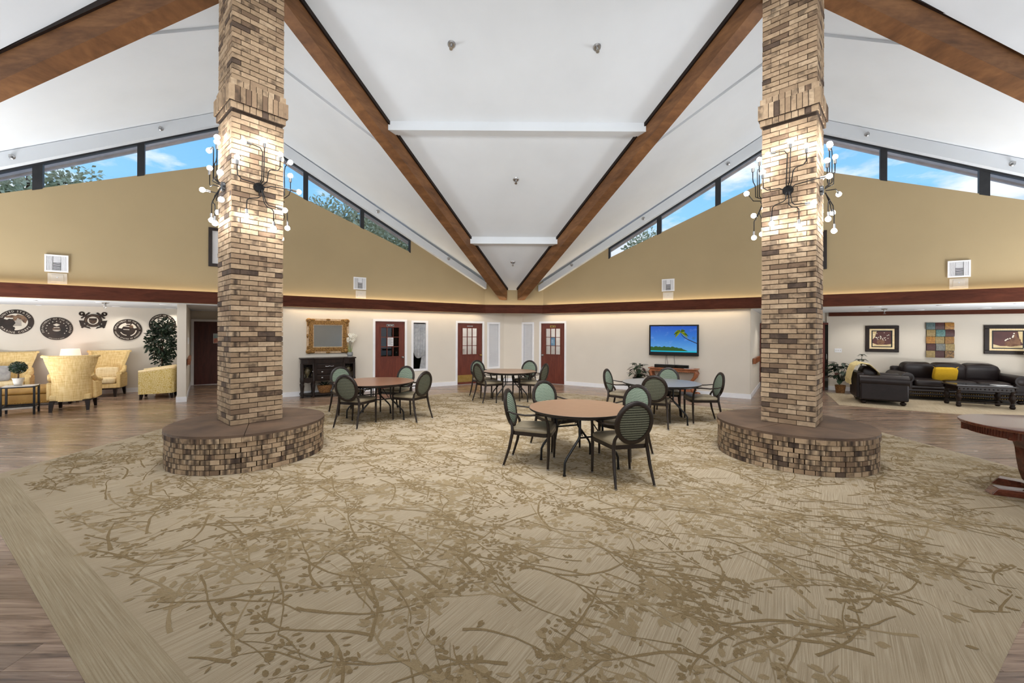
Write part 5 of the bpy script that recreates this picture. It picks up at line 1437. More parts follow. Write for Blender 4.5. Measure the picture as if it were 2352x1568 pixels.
def curved(x_sign, x0, y0):
    prof = [(-.20, .66), (-.03, .66), (.02, .55), (.035, .42), (.05, .30), (.09, .2), (.17, .085), (-.0, .085), (-.05, .14), (-.085, .24), (-.105, .36), (-.12, .48), (-.15, .58)]
    return MB().ext([(x0 + x_sign * x, y0 - .07, z) for x, z in prof], (0, .14, 0))
curved(1, .12, .20).obj('pedestal_leg', M_CHERRY, pt, bevel=.008)
curved(-1, .78, .20).obj('pedestal_leg', M_CHERRY, pt, bevel=.008)
for z in (.60, .555): MB().box(.12, .75, .12, .16, z, z + .022).obj('steel_rail', M_STEEL, pt)
# ---------------------------------------------------------------- left lounge: wing chairs, ottoman, side table, lamp, tub chair, ficus, wall seals
def wing_chair(lab, x, y, rz, mat, seatmat, pillow=False):
    root = thing('wing_chair', lab, 'armchair', (x, y, 0), rz, 'straw coloured wing chairs in the left lounge')
    def hwid(z):   # half width over height
        pts = [(.20, .30), (.40, .315), (.62, .30), (.80, .325), (1.0, .385), (1.12, .41)]
        for (z0, a), (z1, b) in zip(pts, pts[1:]):
            if z <= z1: return a + (b - a) * max(0, (z - z0)) / (z1 - z0)
        return pts[-1][1]
    def f(u, v):
        t_ = (u - .5) * 2; z = .20 + .92 * v + (.015 * abs(t_) ** 2 if v > .9 else 0)
        w_ = hwid(z); lean = -.10 * max(0, v - .25)
        return (w_ * math.sin(t_ * PI / 2) ** 1 if True else 0, -.30 + lean + .20 * (1 - math.cos(t_ * PI / 2)) * (1 if v < .95 else .96), z)
    bk = MB().shell(f, 18, 14, lambda u, v: (-.07 * math.sin((u - .5) * PI) * .9, .085 * math.cos((u - .5) * PI) + .01, 0)).obj('back', mat, root, 70)
    MB().tube([f(i / 18, 1.0) for i in range(19)], .03, 8).obj('top_roll', mat, bk, 70)
    MB().rbox((0, .06, .405), (.56, .60, .15), puff=.1).obj('seat_cushion', seatmat, root, 80)
    MB().box(-.30, .30, -.25, .33, .215, .335).obj('seat_base', mat, root, 40, bevel=.02)
    MB().box(-.302, .302, -.26, .335, .19, .215).obj('base_rail', M_ESP, root)
    for sg in (-1, 1):
        P_ = [(sg * .315, -.10, .50), (sg * .325, .05, .60), (sg * .33, .22, .605), (sg * .33, .33, .57)]
        a = MB().tube([(sg * .30, -.18, .74), (sg * .325, -.05, .64), (sg * .335, .12, .60), (sg * .335, .32, .585)], [.045, .05, .055, .052], 10).obj('arm', mat, root, 70)
        MB().box(*sorted((sg * .29, sg * .37)), -.15, .345, .22, .59).obj('arm_panel', mat, a, bevel=.025)
        for y_ in (-.27, .29):
            MB().hexa([(sg * .27 - .022, y_ * 1.12 - .022, 0), (sg * .27 + .022, y_ * 1.12 - .022, 0), (sg * .27 + .022, y_ * 1.12 + .022, 0), (sg * .27 - .022, y_ * 1.12 + .022, 0), (sg * .26 - .035, y_ - .035, .2), (sg * .26 + .035, y_ - .035, .2), (sg * .26 + .035, y_ + .035, .2), (sg * .26 - .035, y_ + .035, .2)]).obj('leg', M_ESP, root)
    return root
wing_chair('straw coloured wing chair with its back to the camera, beside the black side table', -9.46, 8.72, R(34.8), M_STRAW, M_STRAWL)
wing_chair('straw coloured wing chair facing the camera below the shield emblem', -10.55, 10.52, R(-153), M_STRAW, M_STRAWL)
wing_chair('straw coloured wing chair at the far left behind the topiary', -11.98, 9.66, R(-140), M_STRAW, M_STRAWL)
ps_ = thing('throw_pillow', 'straw coloured oblong pillow on the wing chair below the shield emblem', 'pillow', (-10.55 + .45 * .13, 10.52 - .89 * .03, .60), R(-153))
MB().rbox((0, 0, 0), (.44, .13, .27), puff=.0).obj('cover', M_STRAWL, ps_, 80)
MB().tube([(-.20, 0, .125), (0, 0, .135), (.20, 0, .125)], .008, 6).obj('piping', M_STRAW, ps_, 60)
pg = thing('throw_pillow', 'grey pillow at the far left edge on the leftmost wing chair', 'pillow', (-12.05, 9.48, .66), R(-120))
MB().rbox((0, 0, 0), (.40, .13, .36)).obj('cover', M_CURTAIN, pg, 80)
MB().tube([(-.18, 0, .165), (0, 0, .178), (.18, 0, .165)], .008, 6).obj('piping', M_CURTAIN, pg, 60)
ot = thing('ottoman', 'tan leather bench ottoman with nail heads behind the black side table', 'ottoman', (-10.85, 9.22, 0), TH)
MB().box(-.68, .68, -.30, .30, .06, .265).obj('base', M_TANLEATHER, ot, bevel=.02)
MB().rbox((0, 0, .345), (1.4, .64, .17)).obj('cushion', M_TANLEATHER, ot, 80)
nh = MB().sph((0, 0, 0), .011, 8, 4).mesh('nail_head', M_BRASS, 60)
for k in range(34): inst('nail_head', nh, ot, (-.66 + k * .04, -.302, .085))
for sx in (-1, 1):
    for y in (-.24, .24): MB().tube([(sx * .6, y, .06), (sx * .6, y, 0)], [.035, .025], 8).obj('foot', M_ESP, ot, 40)
stt = thing('side_table', 'small black framed side table with pale stone top at the left edge', 'table', (-9.93, 8.16, 0), R(38))
hx, hy = .215, .155
MB().box(-hx - .01, hx + .01, -hy - .01, hy + .01, .545, .565).obj('top', M_POTW, stt, bevel=.004)
MB().box(-hx, hx, -hy, hy, .115, .135).obj('lower_shelf', M_POTW, stt)
for sx in (-1, 1):
    for sy in (-1, 1): MB().cb((sx * hx, sy * hy, .28), (.03, .03, .56)).obj('leg', M_IRON, stt)
for z in (.53, .15):
    MB().box(-hx, hx, -hy - .012, -hy + .012, z, z + .025).box(-hx, hx, hy - .012, hy + .012, z, z + .025).box(-hx - .012, -hx + .012, -hy, hy, z, z + .025).box(hx - .012, hx + .012, -hy, hy, z, z + .025).obj('rail', M_IRON, stt)
tp = thing('topiary', 'small round clipped topiary in a whitewashed pot on the black side table', 'plant', (-9.96, 8.15, .566))
MB().lathe([(.052, 0), (.078, .13), (.084, .135), (.084, .15), (.07, .15), (.066, .12), (0, .12)], 18).obj('pot', M_POTW, tp, 40)
MB().tube([(0, 0, .12), (.004, 0, .2), (0, 0, .27)], .012, 8).obj('stem', M_BARK, tp, 60)
def leafball(c, r, n, l, seed, flat=1.0, shell=.6):
    mb = MB(); rr = random.Random(seed)
    for k in range(n):
        z = rr.uniform(-1, 1); a = rr.uniform(0, 2 * PI); q = math.sqrt(1 - z * z); nrm = Vector((q * math.cos(a), q * math.sin(a), z))
        p = Vector(c) + Vector((nrm.x, nrm.y, nrm.z * flat)) * r * (shell + (1 - shell) * rr.random())
        d_ = (nrm + Vector((rr.uniform(-.9, .9), rr.uniform(-.9, .9), rr.uniform(-1.0, .5)))).normalized(); u = d_.cross(nrm)
        if u.length < .05: continue
        u = u.normalized() * l * .24
        mb.add([p, p + d_ * l * .5 + u + nrm * l * .05, p + d_ * l, p + d_ * l * .5 - u + nrm * l * .05], [(0, 1, 2, 3)])
    return mb
MB().sph((0, 0, .36), .092, 14, 10, sc=(1.1, 1.1, .95)).obj('inner_ball', M_LEAFD, tp, 60)
leafball((0, 0, .36), .115, 900, .028, 3, .95, .82).obj('leaves', M_LEAFD, tp, kind='stuff')
# lamp on an end table between the chairs
et = thing('end_table', 'dark end table under the pink shaded lamp between the wing chairs', 'table', (-11.15, 10.22, 0), TH)
MB().lathe([(.24, .56), (.25, .57), (.25, .59), (0, .59)], 24).obj('top', M_ESP, et, 40)
MB().lathe([(.16, 0), (.05, .06), (.03, .2), (.045, .4), (.03, .5), (.12, .56)], 16).obj('pedestal', M_ESP, et, 50)
lp = thing('table_lamp', 'table lamp with a glowing pale pink shade behind the front wing chair', 'lamp', (-11.15, 10.22, .591))
MB().lathe([(.08, 0), (.08, .02), (.03, .05), (.06, .14), (.07, .2), (.03, .3), (.015, .34), (.015, .42)], 18).obj('base', M_POTW, lp, 50)
M_SHADE, t, b = newmat('lamp_shade_pink'); setb(t, b, base=rgb(240, 206, 190), emit=rgb(255, 206, 186), estr=.72, rough=.9)
MB().lathe([(.20, .36), (.165, .62), (.160, .62), (.195, .36)], 28).obj('shade', M_SHADE, lp, 60)
MB().sph((0, 0, .47), .03, 10, 6).obj('bulb', em('lamp_bulb', (1, .85, .7, 1), 5.0), lp, 60)
l = bpy.data.lights.new('lamp_light', 'POINT'); l.energy = 1.5; l.color = (1, .82, .68); l.shadow_soft_size = .08
o = bpy.data.objects.new('lamp_light', l); COL.objects.link(o); o.location = (-11.15, 10.22, 1.26)
# tub chair
tb = thing('tub_chair', 'yellow print tub chair standing by the cream post, seen side on', 'armchair', (-9.03, 10.33, 0), R(122.7))
MB().box(-.34, .34, -.33, .34, .13, .42).obj('base', M_PRINT, tb, bevel=.03)
MB().rbox((0, .04, .46), (.5, .56, .14)).obj('seat_cushion', M_PRINT, tb, 80)
def tubf(u, v):
    # plan runs from front left round the back to front right
    s_ = u * 3
    if s_ < 1: x, y = -.36, .34 - s_ * .60
    elif s_ < 2:
        a = PI - (s_ - 1) * -PI; a = PI + (s_ - 1) * PI; x, y = .36 * math.cos(a), -.26 + .10 * math.sin(a)
    else: x, y = .36, -.26 + (s_ - 2) * .60
    top = .66 + .10 * min(1, max(0, (.34 - y) / .7))
    return (x, y, .13 + (top - .13) * v)
def tubth(u, v):
    s_ = u * 3
    if s_ < 1: return (.09, 0, 0)
    if s_ < 2:
        a = PI + (s_ - 1) * PI; return (-.09 * math.cos(a), -.09 * math.sin(a), 0)
    return (-.09, 0, 0)
bkk = MB().shell(tubf, 36, 6, tubth).obj('back', M_PRINT, tb, 60)
MB().tube([tuple(Vector(tubf(i / 36, 1)) + Vector(tubth(i / 36, 1)) * .5) for i in range(37)], .047, 8).obj('top_roll', M_STRAWL, bkk, 60)
for sx in (-1, 1):
    for y in (-.27, .29): MB().tube([(sx * .29, y, .135), (sx * .30, y * 1.05, 0)], [.04, .027], 8).obj('leg', M_ESP, tb, 40)
# ficus
fc = thing('ficus_tree', 'dark green ficus tree behind the yellow tub chair', 'plant', (-9.47, 10.93, 0))
MB().lathe([(.13, 0), (.17, .3), (.18, .3), (.18, .33), (.15, .33), (.14, .28), (0, .28)], 20).obj('pot', M_WICKER, fc, 40)
MB().tube([(0, 0, .25), (.015, 0, .55), (-.01, .01, .8), (.0, 0, 1.1), (.03, 0, 1.5)], [.026, .022, .02, .017, .008], 8).obj('trunk', M_BARK, fc, 60)
MB().tube([(.02, .02, .25), (-.015, .01, .55), (.015, -.01, .82), (-.06, 0, 1.2)], [.016, .015, .014, .008], 8).obj('second_trunk', M_BARK, fc, 60)
for k in range(7):
    a = 2 * PI * k / 7; MB().tube([(0, 0, .95 + .05 * k), (math.cos(a) * .2, math.sin(a) * .2, 1.15 + .06 * k), (math.cos(a) * .36, math.sin(a) * .36, 1.22 + .07 * k)], [.01, .007, .003], 5).obj('branch', M_BARK, fc, 60)
fl = leafball((0, 0, 1.34), .36, 900, .10, 6, 1.3, .45)
f2 = leafball((.02, 0, 1.75), .26, 380, .09, 16, 1.0, .4); fl.add(f2.v, f2.f)
f2 = leafball((.03, 0, .92), .22, 180, .09, 17, 1.0, .4); fl.add(f2.v, f2.f)
fl.obj('leaves', M_LEAFD, fc, kind='stuff')
# ---------------------------------------------------------------- round metal wall seals
def seal(lab, s, z, dia):
    root = wall_thing('wall_seal', lab, 'emblem', -1, s, -3.1, z, group=None)
    r = dia / 2
    MB().tube([(0, 0, 0), (0, -.02, 0)], r, 56).obj('disc', M_SEAL, root, 40)
    return root, r
Y0, Y1 = -.0225, -.0205
def flat(poly, root, nm, mat, y0=-.0235, y1=-.0202):
    return MB().ext([(x, y0, z) for x, z in poly], (0, y1 - y0, 0)).obj(nm, mat, root)
def annulus(r0, r1, a0, a1, n=40):
    return [(r1 * math.cos(R(a0 + (a1 - a0) * i / n)), r1 * math.sin(R(a0 + (a1 - a0) * i / n))) for i in range(n + 1)] + [(r0 * math.cos(R(a1 - (a1 - a0) * i / n)), r0 * math.sin(R(a1 - (a1 - a0) * i / n))) for i in range(n + 1)]
def letters(root, specs, mat=None):
    mb = MB()
    for txt, rr_, a0, a1, size, top in specs: text_arc(mb, txt, rr_, a0, a1, size, -.0224, top)
    o = mb.obj('lettering', mat or M_SEALIN, root); return o
def star(cx, cz, r): return [(cx + (r if i % 2 == 0 else r * .42) * math.cos(R(90 + 36 * i)), cz + (r if i % 2 == 0 else r * .42) * math.sin(R(90 + 36 * i))) for i in range(10)]
def circ(cx, cz, r, n=24, sx=1, sz=1): return [(cx + r * sx * math.cos(2 * PI * i / n), cz + r * sz * math.sin(2 * PI * i / n)) for i in range(n)]
# 1: eagle on a globe with an anchor
root, r = seal('round dark metal seal with an eagle, globe and anchor, leftmost on the lounge wall', 12.535, 1.876, .60)
letters(root, [('UNITED STATES', r * .86, 158, 22, r * .21, True), ('MARINE CORPS', r * .86, 205, 335, r * .21, False)])
flat(annulus(0, r * .68, 20, 160), root, 'cutout', M_SEALIN, -.0222); flat(annulus(r * .30, r * .68, -95, 18), root, 'cutout', M_SEALIN, -.0222)
flat(circ(0, -.02, r * .36), root, 'globe', M_SEALIN, -.0228)
for k in range(6): flat([(-r * .33, -.02 - r * .24 + k * r * .1), (r * .33, -.02 - r * .24 + k * r * .1), (r * .33, -.02 - r * .20 + k * r * .1), (-r * .33, -.02 - r * .20 + k * r * .1)], root, 'globe_line', M_SEAL, -.0236)
flat([(-r * .55, r * .1), (-r * .35, r * .25), (-r * .1, r * .2), (0, -r * .1), (-r * .15, -r * .35), (0, -r * .55), (-r * .3, -r * .62), (-r * .62, -r * .3)], root, 'anchor', M_SEAL, -.0240)
flat([(-r * .62, r * .42), (-r * .2, r * .56), (0, r * .5), (r * .12, r * .62), (r * .5, r * .5), (r * .66, r * .2), (r * .55, -r * .12), (r * .42, -r * .02), (r * .3, r * .2), (r * .1, r * .3), (r * .02, r * .1), (-r * .12, r * .12), (-r * .14, r * .32), (-r * .5, r * .34)], root, 'eagle', M_BRONZE, -.0246)
# 2: winged shield with stars
root, r = seal('round dark metal seal with a ring of stars, second from left on lounge wall', 11.84, 1.717, .575)
letters(root, [('DEPARTMENT OF THE AIR FORCE', r * .86, 206, -26, r * .17, True), ('UNITED STATES OF AMERICA', r * .90, 238, 302, r * .085, False)])
for k in range(13):
    a = R(-40 + k * 260 / 12 ); flat(star(r * .64 * math.cos(a), r * .64 * math.sin(a), r * .055), root, 'star', M_SEALIN)
flat([(-r * .22, r * .34), (0, r * .46), (r * .22, r * .34), (r * .1, r * .26), (0, r * .2), (-r * .1, r * .26)], root, 'eagle', M_SEALIN)
flat([(-r * .18, r * .12), (r * .18, r * .12), (r * .18, r * .06), (-r * .18, r * .06)], root, 'shield_band', M_SEALIN)
for k in range(9):
    a = R(200 + k * 17.5); flat([(0, -r * .1), (r * .26 * math.cos(a - .1), -r * .06 + r * .26 * math.sin(a - .1) * .7), (r * .26 * math.cos(a + .1), -r * .06 + r * .26 * math.sin(a + .1) * .7)], root, 'lightning_ray', M_SEALIN)
for sg in (-1, 1): flat([(0, -r * .02), (sg * r * .26, r * .04), (sg * r * .22, -r * .05), (0, -r * .1)], root, 'wing', M_BRONZE)
# 3: shield on crossed anchors
root = wall_thing('wall_seal', 'dark metal emblem of a striped shield over two crossed anchors', 'emblem', -1, 11.18, -3.1, 1.935)
k_ = .235
for sg in (-1, 1):
    def mir(P_): return [(sg * x * k_, z * k_) for x, z in P_]
    flat(mir([(-.95, .62), (-.80, .78), (.98, -.72), (.86, -.86)]), root, 'anchor_shank', M_SEAL, -.012, 0)
    flat(mir([(-1.0, .28), (-.36, .92), (-.22, .84), (-.88, .20)]), root, 'anchor_stock', M_SEAL, -.016, 0)
    MB().tube([(sg * (-.90 + .17 * math.cos(a)) * k_, -.008, (.74 + .17 * math.sin(a)) * k_) for a in [2 * PI * i / 16 for i in range(16)]], .018, 8, True).obj('anchor_ring', M_SEAL, root, 60)
    flat(mir([(.52, .05), (.78, -.02), (1.12, .0), (.98, -.62), (.60, -.78), (.22, -.92), (.32, -.72), (.68, -.6), (.74, -.35), (.62, -.18)]), root, 'anchor_fluke', M_SEAL, -.018, 0)
MB().tube([(0, 0, 0), (0, -.022, 0)], .168, 40).obj('disc', M_SEAL, root, 40)
mb = MB(); text_arc(mb, 'UNITED STATES COAST GUARD', .135, 200, -20, .042, -.0245, True); text_arc(mb, 'SEMPER PARATUS', .138, 220, 320, .036, -.0245, False); mb.obj('lettering', M_BRONZE, root)
flat(circ(0, 0, .105, 30), root, 'field', M_SEALIN, -.0245)
flat([(-.075, .06), (.075, .06), (.075, -.02), (.04, -.075), (0, -.09), (-.04, -.075), (-.075, -.02)], root, 'shield', M_SEAL, -.0262)
for j in range(6): flat([(-.062 + j * .0225, .015), (-.051 + j * .0225, .015), (-.051 + j * .0225, -.055 - .01 * (j in (2, 3))), (-.062 + j * .0225, -.055 - .01 * (j in (2, 3)))], root, 'shield_stripe', M_BRONZE, -.0275)
# 4: sailing ship
root, r = seal('round dark metal seal with a sailing ship, left of the ficus tree', 10.505, 1.70, .575)
letters(root, [('DEPARTMENT OF THE NAVY', r * .85, 178, 2, r * .18, True), ('UNITED STATES OF AMERICA', r * .86, 190, 350, r * .165, False)])
flat(annulus(r * .42, r * .66, 100, 165), root, 'cutout', M_SEALIN); flat(annulus(r * .45, r * .66, 15, 62), root, 'cutout', M_SEALIN); flat(annulus(r * .56, r * .64, -70, -5), root, 'cutout', M_SEALIN); flat(annulus(r * .5, r * .56, 205, 262), root, 'cutout', M_SEALIN)
for z in (.36, .06): flat([(-r * .3, r * z), (r * .12, r * (z - .03)), (r * .12, r * (z - .09)), (-r * .3, r * (z - .05))], root, 'sail_line', M_SEALIN)
flat(circ(r * .26, r * .3, r * .14, 16), root, 'eagle', M_BRONZE, -.0250)
flat([(-r * .2, r * .55), (r * .2, r * .55), (r * .16, r * .48), (-r * .16, r * .48)], root, 'top_sail', M_SEALIN)
# 5: flags and arms, half hidden by the ficus
root, r = seal('round dark metal seal with flags and cannon, half hidden by the ficus tree', 9.78, 1.853, .585)
letters(root, [('DEPARTMENT OF THE ARMY', r * .86, 182, -2, r * .18, True), ('UNITED STATES OF AMERICA', r * .87, 196, 344, r * .14, False)])
flat(circ(0, 0, r * .70, 40), root, 'field', M_SEALIN, -.0222)
for sg in (-1, 1): flat([(sg * r * .1, -r * .15), (sg * r * .58, r * .36), (sg * r * .64, -r * .12), (sg * r * .4, -r * .3)], root, 'flag', M_SEAL, -.0235)
for a in (-38, 0, 38): flat([(-.006 * math.cos(R(a)), -r * .2), (.006 * math.cos(R(a)), -r * .2), (r * .5 * math.sin(R(a)) + .006, r * .42 * math.cos(R(a))), (r * .5 * math.sin(R(a)) - .006, r * .42 * math.cos(R(a)))], root, 'staff', M_SEAL, -.0245)
flat(circ(0, r * .34, r * .1, 12), root, 'cap', M_SEAL, -.0250)
flat([(-r * .4, r * .62), (r * .3, r * .60), (r * .34, r * .5), (-r * .1, r * .52), (-r * .34, r * .54)], root, 'ribbon', M_SEAL, -.0235)
flat([(-r * .5, -r * .2), (r * .5, -r * .2), (r * .42, -r * .5), (-r * .42, -r * .5)], root, 'arms_pile', M_SEAL, -.0240)
# ---------------------------------------------------------------- right lounge: leather suite
def leather_seat(name, lab, cat, x, y, rz, wdt, nseat, dep=.98, hb=.90, group=None):
    root = thing(name, lab, cat, (x, y, .005), rz, group)
    hw_ = wdt / 2; aw = .27
    MB().box(-hw_ + .05, hw_ - .05, -dep / 2 + .06, dep / 2 - .10, .09, .30).obj('base', M_LEATHER, root, bevel=.03)
    for z, y_ in ((.15, .0), (.235, .006), (.315, .0)):
        MB().tube([(-hw_ + .07, dep / 2 - .10 + y_, z), (hw_ - .07, dep / 2 - .10 + y_, z)], .044, 10).obj('front_roll', M_LEATHER, root, 60)
    me_ = MB().sph((0, 0, 0), .010, 6, 4).mesh('nail_head', M_BRASS, 60)
    for zz in (.115, .195):
        nn_ = int((wdt - .2) / .042)
        for k in range(nn_): inst('nail_head', me_, root, (-hw_ + .1 + k * .042, dep / 2 - .056, zz))
    sw = (wdt - 2 * aw) / nseat
    for k in range(nseat):
        cx = -hw_ + aw + sw * (k + .5)
        MB().rbox((cx, .08, .415), (sw - .005, dep - .28, .19), puff=.15).obj('seat_cushion', M_LEATHER, root, 80)
        bkm = MB().rbox((0, 0, 0), (sw + (.06 if nseat > 1 else .0), .30, .52), puff=.12)
        M_ = Matrix.Translation((cx, -dep / 2 + .24, hb - .26)) @ Matrix.Rotation(R(-12), 4, 'X')
        bkm.v = [tuple(M_ @ Vector(p)) for p in bkm.v]
        bkm.obj('back_cushion', M_LEATHER, root, 80)
    MB().box(-hw_ + .10, hw_ - .10, -dep / 2, -dep / 2 + .16, .10, hb - .10).obj('back_frame', M_LEATHER, root, bevel=.05)
    for sg in (-1, 1):
        xc = sg * (hw_ - aw / 2)
        a = MB().tube([(xc, -dep / 2 + .05, .56), (xc, dep / 2 - .05, .55)], [.135, .135], 18).obj('arm', M_LEATHER, root, 50)
        MB().tube([(xc, dep / 2 - .05, .55), (xc, dep / 2 - .035, .55)], [.10, .07], 18).obj('arm_face', M_LEATHER, a, 40)
        MB().box(xc - .115, xc + .115, -dep / 2 + .06, dep / 2 - .06, .10, .50).obj('side_panel', M_LEATHER, a, bevel=.03)
        for y_ in (-dep / 2 + .14, dep / 2 - .14):
            MB().sph((xc, y_, .045), .05, 10, 6, sc=(1.2, 1.2, .9)).obj('bun_foot', M_ESP, root, 60)
    return root
leather_seat('leather_armchair', 'dark brown leather armchair seen from the side beside the pot plant', 'armchair', 8.86, 9.92, R(-122), 1.12, 1, .98, .84)
leather_seat('leather_sofa', 'long dark brown leather sofa against the wall under the tile panel', 'sofa', 11.10, 10.32, R(157), 2.36, 3, .98, .90)
yp = thing('throw_pillow', 'mustard yellow pillow on the middle of the dark leather sofa', 'pillow', (10.84, 10.25, .66), R(157) + R(4))
mb = MB().rbox((0, 0, 0), (.46, .13, .34)); M_ = Matrix.Rotation(R(-14), 4, 'X'); mb.v = [tuple(M_ @ Vector(p)) for p in mb.v]
mb.obj('cover', M_YELLOW, yp, 80)
mb = MB()
for sx in (-1, 1):
    for sz in (-1, 1): mb2 = MB().tube([(sx * .2, .03, sz * .15), (sx * .25, .035, sz * .19)], [.012, .003], 5).obj('corner_tuft', M_YELLOW, yp, 60)
# throw over the armchair back
thw = thing('throw_blanket', 'cream fringed throw draped over the back of the leather armchair', 'blanket', (8.86, 9.92, .005), R(-122))
def thf(u, v):
    x = -.36 + .80 * u + .03 * math.sin(v * 7)
    prof = [(-.58, .52), (-.555, .70), (-.50, .86), (-.38, .925), (-.22, .90), (-.06, .72), (.0, .56)]
    t_ = v * (len(prof) - 1); i = min(int(t_), len(prof) - 2); q = t_ - i
    y, z = prof[i][0] + (prof[i + 1][0] - prof[i][0]) * q, prof[i][1] + (prof[i + 1][1] - prof[i][1]) * q
    return (x, y - .01, z + .012 * math.sin(u * 14 + v * 2) + .02)
MB().shell(thf, 22, 20, lambda u, v: (0, 0, .014)).obj('cloth', M_CREAMTHROW, thw, 70)
fme = MB().tube([(0, 0, 0), (.004, 0, -.05), (-.002, .004, -.11)], [.007, .006, .009], 5).mesh('fringe_tassel', M_CREAMTHROW, 60)
for v in (0.0, 1.0):
    for k in range(20):
        p = thf(k / 19, v); o = inst('fringe_tassel', fme, thw, (p[0], p[1], p[2]), (0, 0, k * 1.3))
for k in range(14):
    p = thf(0.0, k / 13); inst('fringe_tassel', fme, thw, (p[0] - .004, p[1], p[2]), (0, 0, k * 1.7))
# coffee table
def turned_table(name, lab, x, y, rz, lx, ly, h, glass=False):
    root = thing(name, lab, 'table', (x, y, .005), rz)
    MB().box(-lx / 2, lx / 2, -ly / 2, ly / 2, h - .035, h - .008).obj('top_frame', M_ESP, root, bevel=.008)
    MB().box(-lx / 2 + .03, lx / 2 - .03, -ly / 2 + .03, ly / 2 - .03, h - .008, h).obj('glass_top' if glass else 'top_panel', pm('stone_top_' + name, rgb(60, 62, 64), rgb(84, 86, 88), 5, rough=.12), root)
    MB().box(-lx / 2 + .05, lx / 2 - .05, -ly / 2 + .05, ly / 2 - .05, h - .13, h - .035).obj('apron', M_ESP, root)
    for k in range(int(lx / .07)):
        MB().sph((-lx / 2 + .08 + k * .07, -ly / 2 + .048, h - .082), .016, 8, 5, sc=(1, .5, 1)).obj('carved_boss', M_ESP, root, 60)
    for sx in (-1, 1):
        for sy in (-1, 1):
            c = (sx * (lx / 2 - .07), sy * (ly / 2 - .07), 0)
            MB().lathe([(.03, 0), (.045, .02), (.048, .05), (.035, .075), (.042, .085), (.042, .10), (.025, .115), (.025, .13), (.05, .20), (.054, .25), (.035, .30), (.045, .315), (.045, .33), (.03, .34), (.04, h - .11)] if h > .45 else [(.03, 0), (.04, .04), (.03, h - .05)], 14, c).obj('turned_leg', M_ESP, root, 50)
    for sy in (-1, 1): MB().tube([(-lx / 2 + .07, sy * (ly / 2 - .07), .10), (lx / 2 - .07, sy * (ly / 2 - .07), .10)], .012, 8).sph((0, sy * (ly / 2 - .07), .10), .025, 10, 6, sc=(1.5, 1, .7)).obj('stretcher', M_ESP, root, 60)
    return root
turned_table('coffee_table', 'carved dark coffee table on turned legs in front of the leather sofa', 10.66, 9.36, R(-24), 1.02, .62, .5, True)
mg = thing('magazine', 'pale open magazine lying on the right end of the coffee table', 'magazine', (10.99, 9.19, .506), R(-18))
MB().box(-.14, 0, -.10, .10, 0, .008).box(0, .14, -.10, .10, 0, .006).obj('pages', M_PAPER, mg)
MB().box(-.142, .142, -.102, .102, -.0005, .001).obj('cover', M_INK, mg)
turned_table('end_table', 'dark end table with turned legs at the right edge beside the sofa arm', 12.42, 9.58, R(-28), .6, .6, .62)
turned_table('end_table', 'dark end table behind the leather armchair under the framed flower print', 9.70, 11.22, R(-32), .50, .50, .60)
# papyrus stems in a vase
pv_ = thing('papyrus_vase', 'dark vase with three papyrus stems below the framed flower print', 'vase', (9.60, 11.27, .606))
MB().lathe([(.05, 0), (.065, .06), (.05, .13), (.03, .16), (.045, .18), (.03, .18), (.03, .05)], 16).obj('vase', M_ESP, pv_, 50)
rr = random.Random(3)
for (dx, dy, zt) in ((-.16, -.1, .34), (.02, 0, .47), (.10, .05, .33)):
    sm_ = MB().tube([(0, 0, .15), (dx * .5, dy * .5, .26), (dx, dy, zt)], .006, 6).obj('stem', M_LEAFD, pv_, 60)
    for k in range(12):
        a = 2 * PI * k / 12
        MB().tube([(dx, dy, zt), (dx + math.cos(a) * .05, dy + math.sin(a) * .05, zt + .03), (dx + math.cos(a) * .11, dy + math.sin(a) * .11, zt - .03)], [.004, .004, .002], 4).obj('ray_leaf', M_LEAFD, sm_, 60)
    MB().sph((dx, dy, zt), .018, 8, 6).obj('seed_head', M_BARK, sm_, 60)
leafy('potted_plant', 'bushy dark green plant in a brown pot beside the leather armchair', (9.17, 11.46, .005), 70, .34, .40, .86, .20, [M_LEAFD, M_LEAFD, M_LEAFR, M_LEAFD], 21, pot_std(.10, .125, .22, M_WICKER))
wf = thing('flower_vase', 'white flowers in a vase on the end table at the right edge', 'vase', (12.52, 9.72, .627))
MB().lathe([(.05, 0), (.075, .08), (.06, .2), (.045, .26), (.06, .30), (.045, .30), (.04, .1)], 18).obj('vase', M_POTW, wf, 50)
rr = random.Random(12)
for k in range(12):
    c = Vector((rr.uniform(-.16, .16), rr.uniform(-.12, .12), rr.uniform(.42, .68)))
    sm_ = MB().tube([(0, 0, .25), tuple(c * .6 + Vector((0, 0, .12))), tuple(c)], .004, 5).obj('stem', M_LEAFD, wf, 60)
    bl_ = MB()
    for p_ in range(6):
        a = 2 * PI * p_ / 6; bl_.sph(tuple(c + Vector((math.cos(a) * .035, math.sin(a) * .02, math.sin(a) * .03))), .028, 8, 5)
    bl_.obj('blossom', M_PETAL, sm_, 60)
